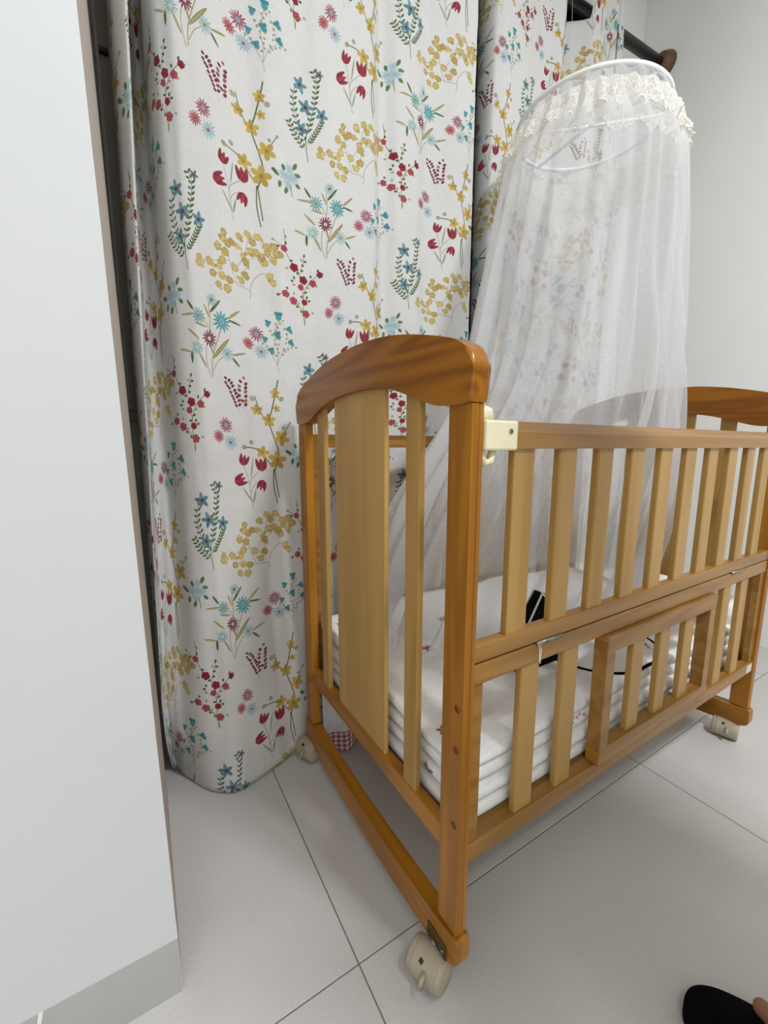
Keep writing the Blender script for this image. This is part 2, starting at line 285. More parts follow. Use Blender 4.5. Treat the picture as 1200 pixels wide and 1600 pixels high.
# ------------------------------------------------------------------ printed fabric
PU, PV = 0.62, 0.668          # one repeat of the print, metres (two half-drop columns)
MOTIFS={'D':[["s",[[-6.6,-91.5],[-15.7,-56.5],[-13.6,-27.6],[-3.5,-6.9]],1.5,"o"],["s",[[-1.8,-87.9],[1.1,-48.3],[26.5,14.6]],1.8,"o"],["s",[[0.4,-76.8],[15.3,-52.9],[40.5,-33.8]],1.3,"o"],["s",[[-2.4,-0.6],[1.4,36.8],[0.3,64.8],[6.7,76.5]],1.5,"o"],["s",[[-2.9,15.5],[-13.4,33.1],[-28.9,39.4]],1.3,"o"],["l",[3.5,-47.7],[47.6,1.6],8.8,"o"],["l",[-77.2,-41.2],[-87.9,-34.5],0.9,"o"],["l",[-58.1,-39.4],[-86,-34.1],4.8,"o"],["l",[-54.7,-37.7],[-55.4,-64.2],5.3,"g"],["l",[-36.6,-37.3],[-16.2,-72.8],5.3,"o"],["l",[-39.3,42.2],[-77.5,38.9],4.4,"o"],["l",[-41.5,50.5],[-57.6,70.9],4.8,"g"],["l",[-9,18],[-40.8,23.2],4.4,"o"],["l",[-31.2,-11.7],[-60.1,10.3],5.3,"o"],["l",[-0.4,40.4],[-12.5,67.8],4,"o"],["l",[2.8,51.3],[31.6,82.7],5.3,"g"],["l",[48.8,46.4],[78.9,72.8],5.3,"o"],["l",[48.7,43.5],[80.4,40],4,"g"],["l",[53.8,-33.7],[87.4,-20.6],4.4,"o"],["l",[52.7,-38.9],[70.3,-56.4],4.4,"g"],["l",[-3.7,-15.1],[5.1,-41.2],4.4,"o"],["f",9.2,79.2,15.8,12,"T2","R"],["f",-28.9,39.4,19.4,12,"T1","o"],["f",31.8,36.2,23.8,13,"T","T1"],["f",-3.5,-5.7,19.4,13,"M","W"],["f",-38.8,-29.8,17.6,12,"T2","W"],["f",40.5,-32.5,18.5,12,"T3","o"]],
'S':[["f",4.2,21.3,19.2,13,"P","T1"],["f",-17.7,-5.9,15.9,13,"C","R"],["f",13.4,-18.7,18.8,13,"T3","P"]],
'P':[["s",[[-0.4,-26],[3.1,-46]],0.6,"t"],["s",[[12.4,-23.7],[12.8,-32.2]],0.6,"t"],["l",[-24.4,31.2],[-31,35.6],6.1,"M"],["l",[-24.6,20.8],[-31.2,25.2],6.1,"M"],["l",[-22.2,26],[-15.4,32.9],6.1,"M"],["l",[-20.3,14],[-26.9,18.4],6.1,"M"],["l",[-16.6,20.7],[-9.8,27.6],6.1,"M"],["l",[-15.8,9.4],[-22.4,13.8],6.1,"M"],["l",[-13.4,14.2],[-6.6,21.1],6.1,"M"],["l",[-13.4,0.6],[-20,5],6.1,"M"],["l",[-9.2,5.2],[-2.4,12.1],6.1,"M"],["l",[-9.6,-7.2],[-16.2,-2.8],6.1,"M"],["l",[-6.4,-1.2],[0.4,5.7],6.1,"M"],["l",[-6.4,-13.7],[-13,-9.3],6.1,"M"],["l",[-3.5,-8.9],[3.3,-2],6.1,"M"],["l",[-3.4,-20.8],[-10,-16.4],6.1,"M"],["l",[0.2,-16.8],[7,-10],6.1,"M"],["l",[-1,-28.5],[-7.6,-24.1],6.1,"M"],["l",[1.3,-26.4],[8.1,-19.5],6.1,"M"],["l",[18,38.2],[20.4,44.7],6.9,"M2"],["l",[13.4,29.3],[5.7,34],6.9,"M"],["l",[19.7,24.9],[27.5,32.4],6.9,"M"],["l",[9.8,17.8],[2.2,22.5],6.9,"M2"],["l",[18.3,15.5],[26.1,23],6.9,"M"],["l",[9.1,8.4],[1.5,13],6.9,"M"],["l",[17.3,6.2],[25.2,13.8],6.9,"M2"],["l",[8.4,-3.6],[0.8,1],6.9,"M"],["l",[17.1,-4.6],[25,2.9],6.9,"M"],["l",[16.4,-15.1],[24.3,-7.6],6.9,"M2"],["l",[15.8,-24.3],[23.6,-16.8],6.9,"M"],["l",[15.4,-15.3],[7.8,-10.7],6.9,"M"]],
'O':[["s",[[6.4,-159.1],[-2.1,-116.7],[0.5,-72.5]],2.3,"g"],["s",[[12.8,-144.4],[7.2,-104.7],[2.6,-72]],2.3,"g"],["s",[[2.8,-76.8],[20,-33.6],[10.4,2.6],[-5.2,47.1],[4.3,73.7],[21.4,121.7],[30.1,152.9]],2.6,"g"],["s",[[-8.3,-60.2],[-47.9,-24.3],[-93.4,-19.9]],2.3,"g"],["s",[[-3.5,40.3],[-30.4,69.7],[-45.7,107]],2,"g"],["s",[[31.1,7.9],[64.4,50.3]],1.7,"g"],["q",13.5,-47.4,32.4,5,"Y","Y2"],["q",32.4,9.2,28.9,5,"Y","Y2"],["q",-33.1,-30.2,24.3,5,"Y","Y2"],["q",-5.3,51.9,24.3,5,"Y","Y2"],["q",-42.4,74,19.7,5,"Y","Y2"],["q",18.7,120,18.5,5,"Y","Y2"],["q",21.4,82.9,13.9,5,"Y","Y2"],["b",-39.8,-56.1,8.7,"b"],["b",-54.5,99.9,8.1,"b"],["b",38.7,107.7,7.5,"b"],["b",-92,-20,6.9,"b"],["b",-68.1,-6.7,6.9,"b"],["b",64.5,49.3,4.6,"b"],["b",40.6,34.5,5.2,"b"]],
'Y':[["s",[[15.2,-75.1],[17,-57.2],[-15.9,-53.4],[-48.8,-45.6],[-71.6,-46.7]],1.4,"t"],["s",[[17,-57.2],[24.9,-32.5],[45.5,-9.9],[60.7,-9.2]],1.4,"t"],["s",[[-15.9,-53.4],[-26.7,-24.5],[-35.3,17.2],[-40,44]],1.1,"t"],["s",[[-23.2,-31.5],[5.3,13.8],[21.1,63.1]],1.1,"t"],["s",[[5.1,5.7],[46.1,30.6],[76.8,52.3]],1.1,"t"],["s",[[-30.6,-9.6],[-66.2,-20.8],[-104.3,-26.7]],1.1,"t"],["s",[[-0.6,-44.6],[10,-9]],1.1,"t"],["b",-39.9,48,8.6,"K2"],["b",-42.7,33,9.5,"K"],["b",-56.6,12.5,10.4,"K"],["b",-32.6,26.1,9.1,"K2"],["b",-1.8,55.9,10,"K"],["b",-9.7,31.3,8.6,"K"],["b",-39.5,5.8,9.5,"K2"],["b",20.2,68.9,10.4,"K"],["b",41.5,71.6,9.1,"K"],["b",29.6,55.7,10,"K2"],["b",5.3,15.8,8.6,"K"],["b",-18,-19.8,9.5,"K"],["b",10.2,5.2,10.4,"K2"],["b",-56.2,-29.7,9.1,"K"],["b",-48.4,-15.2,10,"K"],["b",-106.8,-21.4,8.6,"K2"],["b",-109.5,-34.4,9.5,"K"],["b",-81.5,-24.8,10.4,"K"],["b",-74.2,-48.3,9.1,"K2"],["b",-51.4,-48.4,10,"K"],["b",-61.8,-69.8,8.6,"K"],["b",-33.7,-52.9,9.5,"K2"],["b",-40.5,-73.3,10.4,"K"],["b",-3.1,-41.3,9.1,"K"],["b",8.8,-25.5,10,"K2"],["b",36,35.5,8.6,"K"],["b",59.1,54.9,9.5,"K"],["b",76.9,58.4,10.4,"K2"],["b",61.4,39.4,9.1,"K"],["b",81.7,41.8,10,"K"],["b",92.9,43.3,8.6,"K2"],["b",73.9,27.2,9.5,"K"],["b",53.5,16.8,10.4,"K"],["b",48.5,27.3,9.1,"K2"],["b",64.3,-12.1,10,"K"],["b",71.7,-25.9,8.6,"K"],["b",-22.4,33.3,9.5,"K2"],["b",23.3,32.3,10.4,"K"]],
'T':[["s",[[4.1,-78.3],[-0.5,-61.1],[-5,-9.6],[-14.1,26.9]],1.3,"t"],["s",[[-3.8,-24.3],[1.3,-7.1],[24.5,15.2]],1.3,"t"],["s",[[1.4,-60.3],[-2.1,-42.7],[6.9,-22.1],[26.6,-8.7]],1.3,"t"],["l",[0.5,-60.7],[-21.3,-25.4],3.9,"g2"],["l",[3.3,-63.4],[12.6,-29.4],3.9,"g2"],["l",[1.4,-3.3],[10.5,47.8],3.4,"g2"],["u",-13.9,39.5,12.9,-20,"C2"],["u",-27.8,-8.9,14.7,-65,"C2"],["u",31.1,29.2,15.5,5,"C2"],["u",29.3,-19.1,12.9,160,"C2"]],
'F':[["s",[[2.6,-103.9],[-0.8,-62.8],[1.3,-40]],1.6,"g"],["s",[[1.4,-62.1],[-23.5,-23.1],[-31.1,11],[-27.9,41.6],[-14.1,61.2]],1,"g"],["s",[[1.2,-43.8],[11.9,-10.5],[24.4,38.1],[30.1,76.9],[20.8,99.4]],1,"g"],["s",[[5.7,-64.2],[28.7,-30.3],[42.6,-5.1]],1,"g"],["s",[[-4.3,-77],[-28.9,-54.4],[-44.5,-26.9]],1,"g"],["l",[-5.7,-58.7],[-15.9,-58.9],3.6,"g"],["l",[-4,-57.6],[0.9,-47.4],3.6,"g"],["l",[-11.1,-48.4],[-21.4,-48.6],3.6,"g"],["l",[-9.5,-47.3],[-4.6,-37.1],3.6,"g"],["l",[-16.6,-38.1],[-26.8,-38.3],3.6,"g"],["l",[-14.9,-37],[-10,-26.8],3.6,"g"],["l",[-22.1,-27.8],[-32.3,-28],3.6,"g"],["l",[-20.4,-26.7],[-15.5,-16.5],3.6,"g"],["l",[-25.9,-16.4],[-35.2,-14.7],3.6,"g"],["l",[-24.2,-15.5],[-17.5,-5.5],3.6,"g"],["l",[-28.6,-4.5],[-37.8,-2.7],3.6,"g"],["l",[-26.8,-3.5],[-20.2,6.5],3.6,"g"],["l",[-31.2,7.5],[-40.5,9.2],3.6,"g"],["l",[-29.5,8.4],[-22.9,18.4],3.6,"g"],["l",[-30.9,20.9],[-38.2,25.2],3.6,"g"],["l",[-29.1,21.5],[-20.4,30.6],3.6,"g"],["l",[-29.4,34.6],[-36.8,38.9],3.6,"g"],["l",[-27.7,35.1],[-18.9,44.3],3.6,"g"],["l",[-23.9,49],[-26,57.3],3.6,"g"],["l",[-22.5,48.7],[-11.4,54.3],3.6,"g"],["l",[3.1,-37.3],[-2.6,-31.4],4,"g"],["l",[4.8,-37],[14.6,-28.9],4,"g"],["l",[6.8,-24.6],[1.2,-18.8],4,"g"],["l",[8.5,-24.4],[18.4,-16.2],4,"g"],["l",[10.6,-12],[4.8,-6.2],4,"g"],["l",[12.3,-11.7],[22.1,-3.5],4,"g"],["l",[13.9,0.5],[7.8,6],4,"g"],["l",[15.6,0.8],[25.2,9.2],4,"g"],["l",[17.1,13],[11.1,18.6],4,"g"],["l",[18.8,13.4],[28.5,21.7],4,"g"],["l",[20.4,25.6],[14.3,31.1],4,"g"],["l",[22.1,25.9],[31.7,34.3],4,"g"],["l",[23.6,38],[16.5,42.6],4,"g"],["l",[25.3,38.5],[34.3,47.5],4,"g"],["l",[25.3,50.2],[18.3,54.8],4,"g"],["l",[27.1,50.7],[36.1,59.7],4,"g"],["l",[27.1,62.4],[20.1,67],4,"g"],["l",[28.9,62.9],[37.9,71.9],4,"g"],["l",[28.9,74.6],[21.9,79.2],4,"g"],["l",[30.6,75.1],[39.6,84.1],4,"g"],["l",[25.9,84.4],[16,84.9],4,"g"],["l",[27.6,85.5],[33.1,95.7],4,"g"],["l",[21.9,94],[12,94.5],4,"g"],["l",[23.6,95.1],[29.1,105.3],4,"g"],["l",[7.3,-60.6],[5.7,-52.8],3.2,"g"],["l",[8.7,-61],[18.9,-56.1],3.2,"g"],["l",[11.9,-53.9],[10.3,-46],3.2,"g"],["l",[13.3,-54.2],[23.5,-49.3],3.2,"g"],["l",[16.5,-47.1],[14.9,-39.2],3.2,"g"],["l",[17.9,-47.4],[28.1,-42.5],3.2,"g"],["l",[21.1,-40.3],[19.5,-32.4],3.2,"g"],["l",[22.5,-40.7],[32.7,-35.7],3.2,"g"],["l",[25.7,-33.5],[24.1,-25.6],3.2,"g"],["l",[27.1,-33.9],[37.3,-29],3.2,"g"],["l",[29.8,-26.8],[27.1,-19.5],3.2,"g"],["l",[31.3,-27],[41.4,-21.2],3.2,"g"],["l",[33.7,-19.9],[31,-12.6],3.2,"g"],["l",[35.2,-20.1],[45.3,-14.3],3.2,"g"],["l",[37.6,-13],[34.9,-5.7],3.2,"g"],["l",[39.1,-13.1],[49.1,-7.3],3.2,"g"],["l",[-8.4,-74.6],[-18.1,-76.6],3.6,"g"],["l",[-6.9,-73.2],[-4.7,-64.4],3.6,"g"],["l",[-15,-68.5],[-24.7,-70.5],3.6,"g"],["l",[-13.6,-67.1],[-11.3,-58.3],3.6,"g"],["l",[-21.7,-62.4],[-31.4,-64.4],3.6,"g"],["l",[-20.2,-61],[-18,-52.2],3.6,"g"],["l",[-28.4,-56.3],[-38,-58.3],3.6,"g"],["l",[-26.9,-54.9],[-24.6,-46.1],3.6,"g"],["l",[-33.3,-48.6],[-42.4,-48.9],3.6,"g"],["l",[-31.7,-47.5],[-27.6,-38.5],3.6,"g"],["l",[-37.8,-40.8],[-46.9,-41],3.6,"g"],["l",[-36.2,-39.6],[-32.1,-30.6],3.6,"g"],["l",[-42.3,-32.9],[-51.4,-33.2],3.6,"g"],["l",[-40.7,-31.8],[-36.6,-22.7],3.6,"g"],["h",-12.8,59.8,19.4,5,"S","M"],["h",0.5,14.9,19.4,5,"S","M"],["h",40.8,5.3,18.1,5,"S","M"],["h",-11.7,-35.4,18.1,5,"S","M"],["h",37.2,93.4,11.3,5,"S2","M"]],
'R':[["s",[[10.3,-103.4],[8.4,-78.2],[9.4,-31.8],[24.5,0.3],[52.2,25.3]],1.8,"o"],["s",[[9.3,-33.9],[2.8,13.1],[-15,37.1],[-32.6,65.3],[-32.8,92.5],[-36,115]],1.8,"o"],["s",[[8.7,-69.7],[0.1,-62.9],[-15.8,-51.1],[-36.2,-36],[-55,-39.5]],1.6,"o"],["s",[[2.6,21.5],[8.9,41.5],[16.4,68]],1.6,"o"],["s",[[-35.9,71],[-50.8,78.8],[-64.5,86.7]],1.3,"o"],["s",[[13.6,-77.2],[10.3,-103]],1.3,"g"],["l",[-27.9,27.4],[-36.4,25.8],4.4,"o"],["l",[-15.2,-0.8],[-23,0.4],4.4,"g"],["l",[-13.2,4.8],[-14.4,12],4.4,"g"],["l",[-10.6,-8.8],[-18.9,-9],4.4,"o"],["l",[-52.5,-40],[-60.9,-41.6],4.4,"g"],["l",[-31.6,-23.4],[-35.6,-17.6],4.4,"g"],["l",[-16.3,-33.6],[-16.1,-26],4.4,"o"],["l",[-4.3,-60.1],[-12.6,-60.3],4.4,"g"],["l",[30.8,14.9],[31.1,22.5],4.4,"g"],["l",[43.6,-0.6],[47.5,-6.4],4.4,"o"],["l",[20.4,-42.4],[28.8,-40.8],4.4,"g"],["l",[16.6,-37.6],[21.1,-30.3],4.4,"g"],["l",[30.4,-69.3],[37.6,-71.7],4.4,"o"],["l",[13.3,51.7],[21.7,53.3],4.4,"g"],["l",[13.8,62.3],[16.9,70],4.4,"g"],["l",[7.7,50.7],[5.1,57.3],4.4,"o"],["l",[6,41.5],[14.2,41.7],4.4,"g"],["l",[3.2,28.4],[11.4,28.6],4.4,"g"],["l",[-32.8,95.7],[-29.7,103.4],4.4,"o"],["l",[-32.7,80.9],[-31,88.6],4.4,"g"],["l",[-47.3,72.5],[-55.6,72.3],4.4,"g"],["l",[-59.4,83.4],[-65.7,87.1],4.4,"o"],["l",[8.1,-35.3],[0.2,-34.2],4.4,"g"],["l",[12,-24.1],[20,-20.1],4.4,"g"],["l",[18.1,-9.7],[26.4,-9.5],4.4,"o"],["l",[48.2,31.1],[52.6,38.5],4.4,"g"],["l",[3.3,-73.9],[0.7,-67.2],4.4,"g"],["l",[-3.7,-56.4],[-4.9,-49.2],4.4,"o"],["l",[-0.5,19.7],[-8.3,20.9],4.4,"g"],["l",[-15.6,47.5],[-24,45.9],4.4,"g"],["l",[59,26],[67.4,28.8],4.4,"o"],["w",-12.8,32.2,10.6,"R"],["w",10.7,6.6,10.6,"R"],["w",3.1,-11.6,8,"C"],["w",36.2,2.5,9.3,"C"],["w",55.7,25.3,8.4,"R"],["w",-38.1,-35.3,9.3,"C"],["w",-18,-48.4,9.8,"C"],["w",11.9,-46.5,8,"R"],["w",14.8,-74.9,9.8,"C"],["w",-36.6,70.9,8.4,"C"]],
'B':[["s",[[-2.1,-73.8],[-4.7,-58.1],[-16.9,-35.1],[-31.2,-12.3]],1.1,"t"],["s",[[-4.2,-58],[-2.2,-25.8],[-6.8,1.3],[-1.1,38.2],[4.6,56]],1.1,"t"],["s",[[-3.4,-55.8],[10.4,-22.2],[26.9,-7.4],[23.4,17.8],[16.9,35.1]],1.1,"t"],["n",3.6,59,11,0],["n",-22.3,38.2,8.4,-10],["n",30.8,30.4,9.3,40],["n",0.1,12.8,10.1,20],["n",-31.2,-1.7,7.9,-10],["n",34.1,-0.1,8.8,40],["n",-15.9,-26.4,8.8,20],["b",13.5,50.6,2.9,"d"],["b",6.3,43.4,2.9,"d"],["b",-4,40,2.9,"d"],["b",0.2,33.1,2.9,"d"],["b",-4.6,25,2.9,"d"],["b",-17.2,22.4,2.9,"d"],["b",-13.1,13.3,2.9,"d"],["b",16.1,31.8,2.9,"d"],["b",21.3,19.6,2.9,"d"],["b",20.8,8.9,2.9,"d"],["b",19.2,-1.9,2.9,"d"],["b",-7.8,3.3,2.9,"d"],["b",-7.2,-8.3,2.9,"d"],["b",0.8,-7.4,2.9,"d"],["b",-1.9,-18.3,2.9,"d"],["b",-26.8,-16,2.9,"d"],["b",-23.8,-25.3,2.9,"d"],["b",-0,-27.7,2.9,"d"],["b",-6,-34.8,2.9,"d"],["b",12.9,-17.6,2.9,"d"],["b",16.1,-22.5,2.9,"d"],["b",24.3,-16.2,2.9,"d"],["b",33.6,-10.8,2.9,"d"],["b",46.2,-8.2,2.9,"d"],["b",10.1,-30.7,2.9,"d"],["b",-36.8,-10.9,2.9,"d"]],
'L':[["s",[[6.8,-13.5],[10.2,-38.8]],1.4,"g"],["l",[-32.8,3.2],[-21.1,-3.9],8.8,"G3"],["l",[-11.4,24.8],[-7.5,11.5],8.8,"G3"],["l",[14.3,21.7],[23.4,37.3],8.8,"G3"],["l",[17,11.3],[32.9,10.9],8.8,"G3"],["l",[-18.1,-13.7],[-21.7,-29.4],8.8,"G3"],["l",[-1,-21.9],[-7.4,-37.8],8.8,"G3"],["l",[19.8,-8.8],[30.4,-17.1],8.8,"G3"],["l",[-38.2,6.3],[-25.4,0.5],8.8,"G3"],["f",-10.1,2.2,12.7,9,"T3","T2"],["f",5.8,19.7,12.1,9,"T3","T2"],["f",16.1,0.9,12.7,9,"T3","T2"],["f",0.9,-13.9,13.3,9,"T3","T2"],["f",4.5,2.6,11,9,"T3","T2"]]}
OFF = {'F': (0, 0), 'T': (.126, .115), 'Y': (.142, -.05), 'D': (.049, -.237), 'O': (.188, .207), 'P': (.108, .31),
       'S': (.068, .214), 'R': (-.03, .275), 'B': (.218, -.212), 'L': (-.05, -.156), 'S2': (.163, -.225)}
PC = {'o': (138, 132, 72), 'g': (74, 98, 52), 't': (150, 148, 124), 'T': (66, 150, 158), 'T1': (98, 158, 166), 'T2': (136, 182, 180),
      'T3': (148, 184, 194), 'M': (118, 44, 62), 'M2': (158, 84, 92), 'C': (170, 66, 76), 'C2': (152, 48, 60), 'R': (142, 34, 46), 'P': (160, 76, 96),
      'W': (196, 190, 186), 'Y': (196, 160, 66), 'Y2': (150, 124, 52), 'K': (204, 178, 104), 'K2': (190, 160, 86), 'b': (164, 162, 128),
      'S': (84, 134, 144), 'S2': (90, 112, 132), 'd': (158, 152, 122), 'G3': (86, 122, 66), 'g2': (134, 148, 118)}
CLOTH = (213, 212, 209)

class Raster:
    """draws soft-edged petals, leaves and stems into a repeating cloth tile"""
    def __init__(s, su, sv, ppm, base):
        s.w, s.h, s.ppm = int(su * ppm), int(sv * ppm), ppm
        s.a = np.empty((s.h, s.w, 3), 'f'); s.a[:] = base
    def put(s, x0, x1, y0, y1, cov, col):
        ix0, ix1, iy0, iy1 = int(np.floor(x0)), int(np.ceil(x1)) + 1, int(np.floor(y0)), int(np.ceil(y1)) + 1
        X, Y = np.meshgrid(np.arange(ix0, ix1) + .5, np.arange(iy0, iy1) + .5)
        c = np.clip(cov(X, Y), 0, 1)[..., None] * .93
        xi, yi = np.arange(ix0, ix1) % s.w, np.arange(iy0, iy1) % s.h
        sub = s.a[np.ix_(yi, xi)]
        s.a[np.ix_(yi, xi)] = sub * (1 - c) + np.array(col, 'f') * c
    def ell(s, cx, cy, rx, ry, ang, col, wob=0.0, k=5, ph=0.0):
        cx, cy, rx, ry = cx * s.ppm, cy * s.ppm, max(rx * s.ppm, .5), max(ry * s.ppm, .5)
        R = max(rx, ry) * (1 + wob) + 2; ca, sa = cos(ang), sin(ang)
        def cov(X, Y):
            dx, dy = X - cx, Y - cy; u = (dx * ca + dy * sa) / rx; v = (-dx * sa + dy * ca) / ry
            d = np.sqrt(u * u + v * v)
            if wob: d = d / (1 + wob * np.cos(k * np.arctan2(v, u) + ph))
            return .5 + (1 - d) * min(rx, ry)
        s.put(cx - R, cx + R, cy - R, cy + R, cov, col)
    def leaf(s, p, q, w_, col):
        px, py, qx, qy = p[0] * s.ppm, p[1] * s.ppm, q[0] * s.ppm, q[1] * s.ppm
        L = max(np.hypot(qx - px, qy - py), 1e-3); ux, uy = (qx - px) / L, (qy - py) / L; hw = w_ * s.ppm / 2
        def cov(X, Y):
            t = ((X - px) * ux + (Y - py) * uy) / L; n = -(X - px) * uy + (Y - py) * ux
            ww = hw * np.sqrt(np.clip(np.sin(pi * np.clip(t, 0, 1) ** .85), 0, 1))
            return np.where((t > -.02) & (t < 1.02), .5 + ww - abs(n), 0)
        m = hw + 2
        s.put(min(px, qx) - m, max(px, qx) + m, min(py, qy) - m, max(py, qy) + m, cov, col)
    def seg(s, p, q, w_, col):
        px, py, qx, qy = p[0] * s.ppm, p[1] * s.ppm, q[0] * s.ppm, q[1] * s.ppm; hw = max(w_ * s.ppm / 2, .45)
        L2 = max((qx - px) ** 2 + (qy - py) ** 2, 1e-6)
        def cov(X, Y):
            t = np.clip(((X - px) * (qx - px) + (Y - py) * (qy - py)) / L2, 0, 1)
            return .5 + hw - np.hypot(X - px - t * (qx - px), Y - py - t * (qy - py))
        m = hw + 2
        s.put(min(px, qx) - m, max(px, qx) + m, min(py, qy) - m, max(py, qy) + m, cov, col)
    def image(s, name):
        im = bpy.data.images.new(name, s.w, s.h); px = np.ones((s.h, s.w, 4), 'f'); px[..., :3] = s.a / 255
        im.pixels.foreach_set(px.ravel()); im.update(); im.pack(); return im

def draw_motif(r, els, ox, oy, rng):
    mm = lambda p: (ox + p[0] / 1000, oy + p[1] / 1000)
    def shade(c, f=1.0):
        f *= rng.uniform(.92, 1.03); g_ = sum(c) / 3; return tuple(min(255, (v * .88 + g_ * .12) * f) for v in c)
    for e in els:
        k = e[0]
        if k == 's':
            P = [mm(p) for p in e[1]]; Q = []
            for i in range(len(P) - 1):     # rounded polyline
                p0, p1, p2, p3 = P[max(i - 1, 0)], P[i], P[i + 1], P[min(i + 2, len(P) - 1)]
                for t in (0, .25, .5, .75):
                    Q.append(tuple(.5 * (2 * p1[c] + (p2[c] - p0[c]) * t + (2 * p0[c] - 5 * p1[c] + 4 * p2[c] - p3[c]) * t * t + (3 * p1[c] - p0[c] - 3 * p2[c] + p3[c]) * t ** 3) for c in (0, 1)))
            Q.append(P[-1]); col = shade(PC[e[3]])
            for a, b in zip(Q, Q[1:]): r.seg(a, b, e[2] / 1000, col)
        elif k == 'l':
            p, q = mm(e[1]), mm(e[2]); c = PC[e[4]]
            r.leaf(p, q, e[3] / (820 if e[4] == 'g' else 1000), shade(c, .92 if e[4] == 'o' else 1))
            if e[4] == 'o': r.leaf(p, (p[0] + .9 * (q[0] - p[0]), p[1] + .9 * (q[1] - p[1])), e[3] / 2200, shade((190, 180, 110)))
        elif k == 'b':
            x, y = mm(e[1:3]); R = e[3] / 1000 * .92
            r.ell(x, y, R * rng.uniform(.9, 1.1), R * rng.uniform(.85, 1.0), rng.uniform(0, 3), shade(PC[e[4]], .88), .08, 5, rng.uniform(0, 6))
            r.ell(x, y, R * .78, R * .72, 0, shade(PC[e[4]], 1.03), .1, 4, rng.uniform(0, 6))
        elif k == 'u':
            x, y = mm(e[1:3]); R = e[3] / 1000; a = radians(90 + e[4]); ux, uy = cos(a), sin(a); c = PC[e[5]]
            r.ell(x - ux * R * .15, y - uy * R * .15, R * .8, R * .66, a, shade(c))
            for s_ in (-.55, 0, .55):
                b0 = (x + uy * s_ * R * .9, y - ux * s_ * R * .9)
                r.leaf((b0[0] - ux * R * .7, b0[1] - uy * R * .7), (b0[0] + ux * R * 1.15 + uy * s_ * R * .5, b0[1] + uy * R * 1.15 - ux * s_ * R * .5), R * .6, shade(c, .92 if s_ else 1.12))
        elif k == 'n':
            x, y = mm(e[1:3]); R = e[3] / 1000; a = radians(90 + e[4]); ux, uy = cos(a), sin(a); c = (62, 148, 156)
            r.ell(x - ux * R * .1, y - uy * R * .1, R * .75, R * .62, a, shade(c))
            for s_ in (-.6, -.2, .2, .6): r.ell(x + ux * R * .65 + uy * s_ * R, y + uy * R * .65 - ux * s_ * R, R * .38, R * .26, a, shade(c, .94))
            r.ell(x - ux * R * .85, y - uy * R * .85, R * .25, R * .16, a, shade(PC['d']))
        elif k == 'w':
            x, y = mm(e[1:3]); R = e[3] / 1000; c = PC[e[4]]; ph = rng.uniform(0, 6)
            r.ell(x, y, R, R * .93, 0, shade(c, .9), .09, 5, ph); r.ell(x, y, R * .62, R * .58, 0, shade(c, 1.15), .12, 5, ph + 2); r.ell(x, y, R * .22, R * .22, 0, shade(c, .75))
        else:
            x, y = mm(e[1:3]); R = e[3] / 1000 * (.84 if k == 'q' else 1); n = e[4]; ph = rng.uniform(0, 6)
            for i in range(n):
                a = ph + 2 * pi * i / n; q = R * rng.uniform(.86, 1.06); p0 = (x + cos(a) * R * .22, y + sin(a) * R * .22); p1 = (x + cos(a) * q, y + sin(a) * q)
                if k == 'f':
                    r.leaf(p0, p1, R * (.20 if n > 9 else .24), shade(PC[e[5]]))
                elif k == 'q': r.ell(x + cos(a) * q * .58, y + sin(a) * q * .58, R * .44, R * .3, a, shade(PC[e[5]], rng.uniform(.92, 1.06)))
                else: r.leaf((x, y), p1, R * .5, shade(PC[e[5]], rng.uniform(.9, 1.1)))
            r.ell(x, y, R * .2, R * .2, 0, PC[e[6]])
            if k == 'h': r.ell(x, y, R * .16, R * .16, 0, (110, 50, 70))

def squeeze(e, k=.78, rk=.86):      # the branch was measured where the cloth slants away: narrow it back
    if e[0] == 's': return ['s', [[q[0] * k, q[1]] for q in e[1]]] + e[2:]
    return [e[0], e[1] * k, e[2], e[3] * rk] + e[4:]
MOTIFS['O'] = [squeeze(e) for e in MOTIFS['O']]
_r = random.Random(9)
MOTIFS['Y'] += [['b', e[1] + _r.uniform(-11, 11), e[2] + _r.uniform(-9, 9), e[3] * .5, _r.choice(['K', 'K2'])] for e in MOTIFS['Y'] if e[0] == 'b' for _ in (0,)]
rs = Raster(PU, PV, 1750, CLOTH); rng = random.Random(3)
for c in (0, 1):
    for kk in 'SLYBODPRTF':
        for key in ([kk, 'S2'] if kk == 'S' else [kk]):
            o = OFF[key]
            draw_motif(rs, MOTIFS[kk], c * PU / 2 + o[0], c * PV / 2 + o[1], rng)
IM_PRINT = rs.image('botanical_print')

rb = Raster(.45, .45, 700, (248, 247, 245)); rng = random.Random(5)
for (x, y, kk) in [(.06, .06, 0), (.19, .30, 1), (.33, .12, 1), (.30, .40, 0)]:
    if kk == 0:
        rb.seg((x, y), (x + .028, y + .012), .0016, (200, 170, 150)); rb.seg((x + .028, y + .012), (x + .05, y + .002), .0016, (200, 170, 150))
        for q in range(5): rb.ell(x + .005 + .010 * q, y + .006 + .006 * (q % 2), .0035, .002, q, (190, 120, 120))
        for q in range(5): rb.ell(x + .007 * cos(q * 1.256), y + .007 * sin(q * 1.256), .005, .003, q * 1.256, (150, 60, 76))
    else:
        for a in (.5, 1.1, 2.0, 2.6, 4.3, 5.1): rb.leaf((x, y), (x + .016 * cos(a), y + .016 * sin(a)), .005, (172, 96, 112))
IM_BED = rb.image('sprig_print')

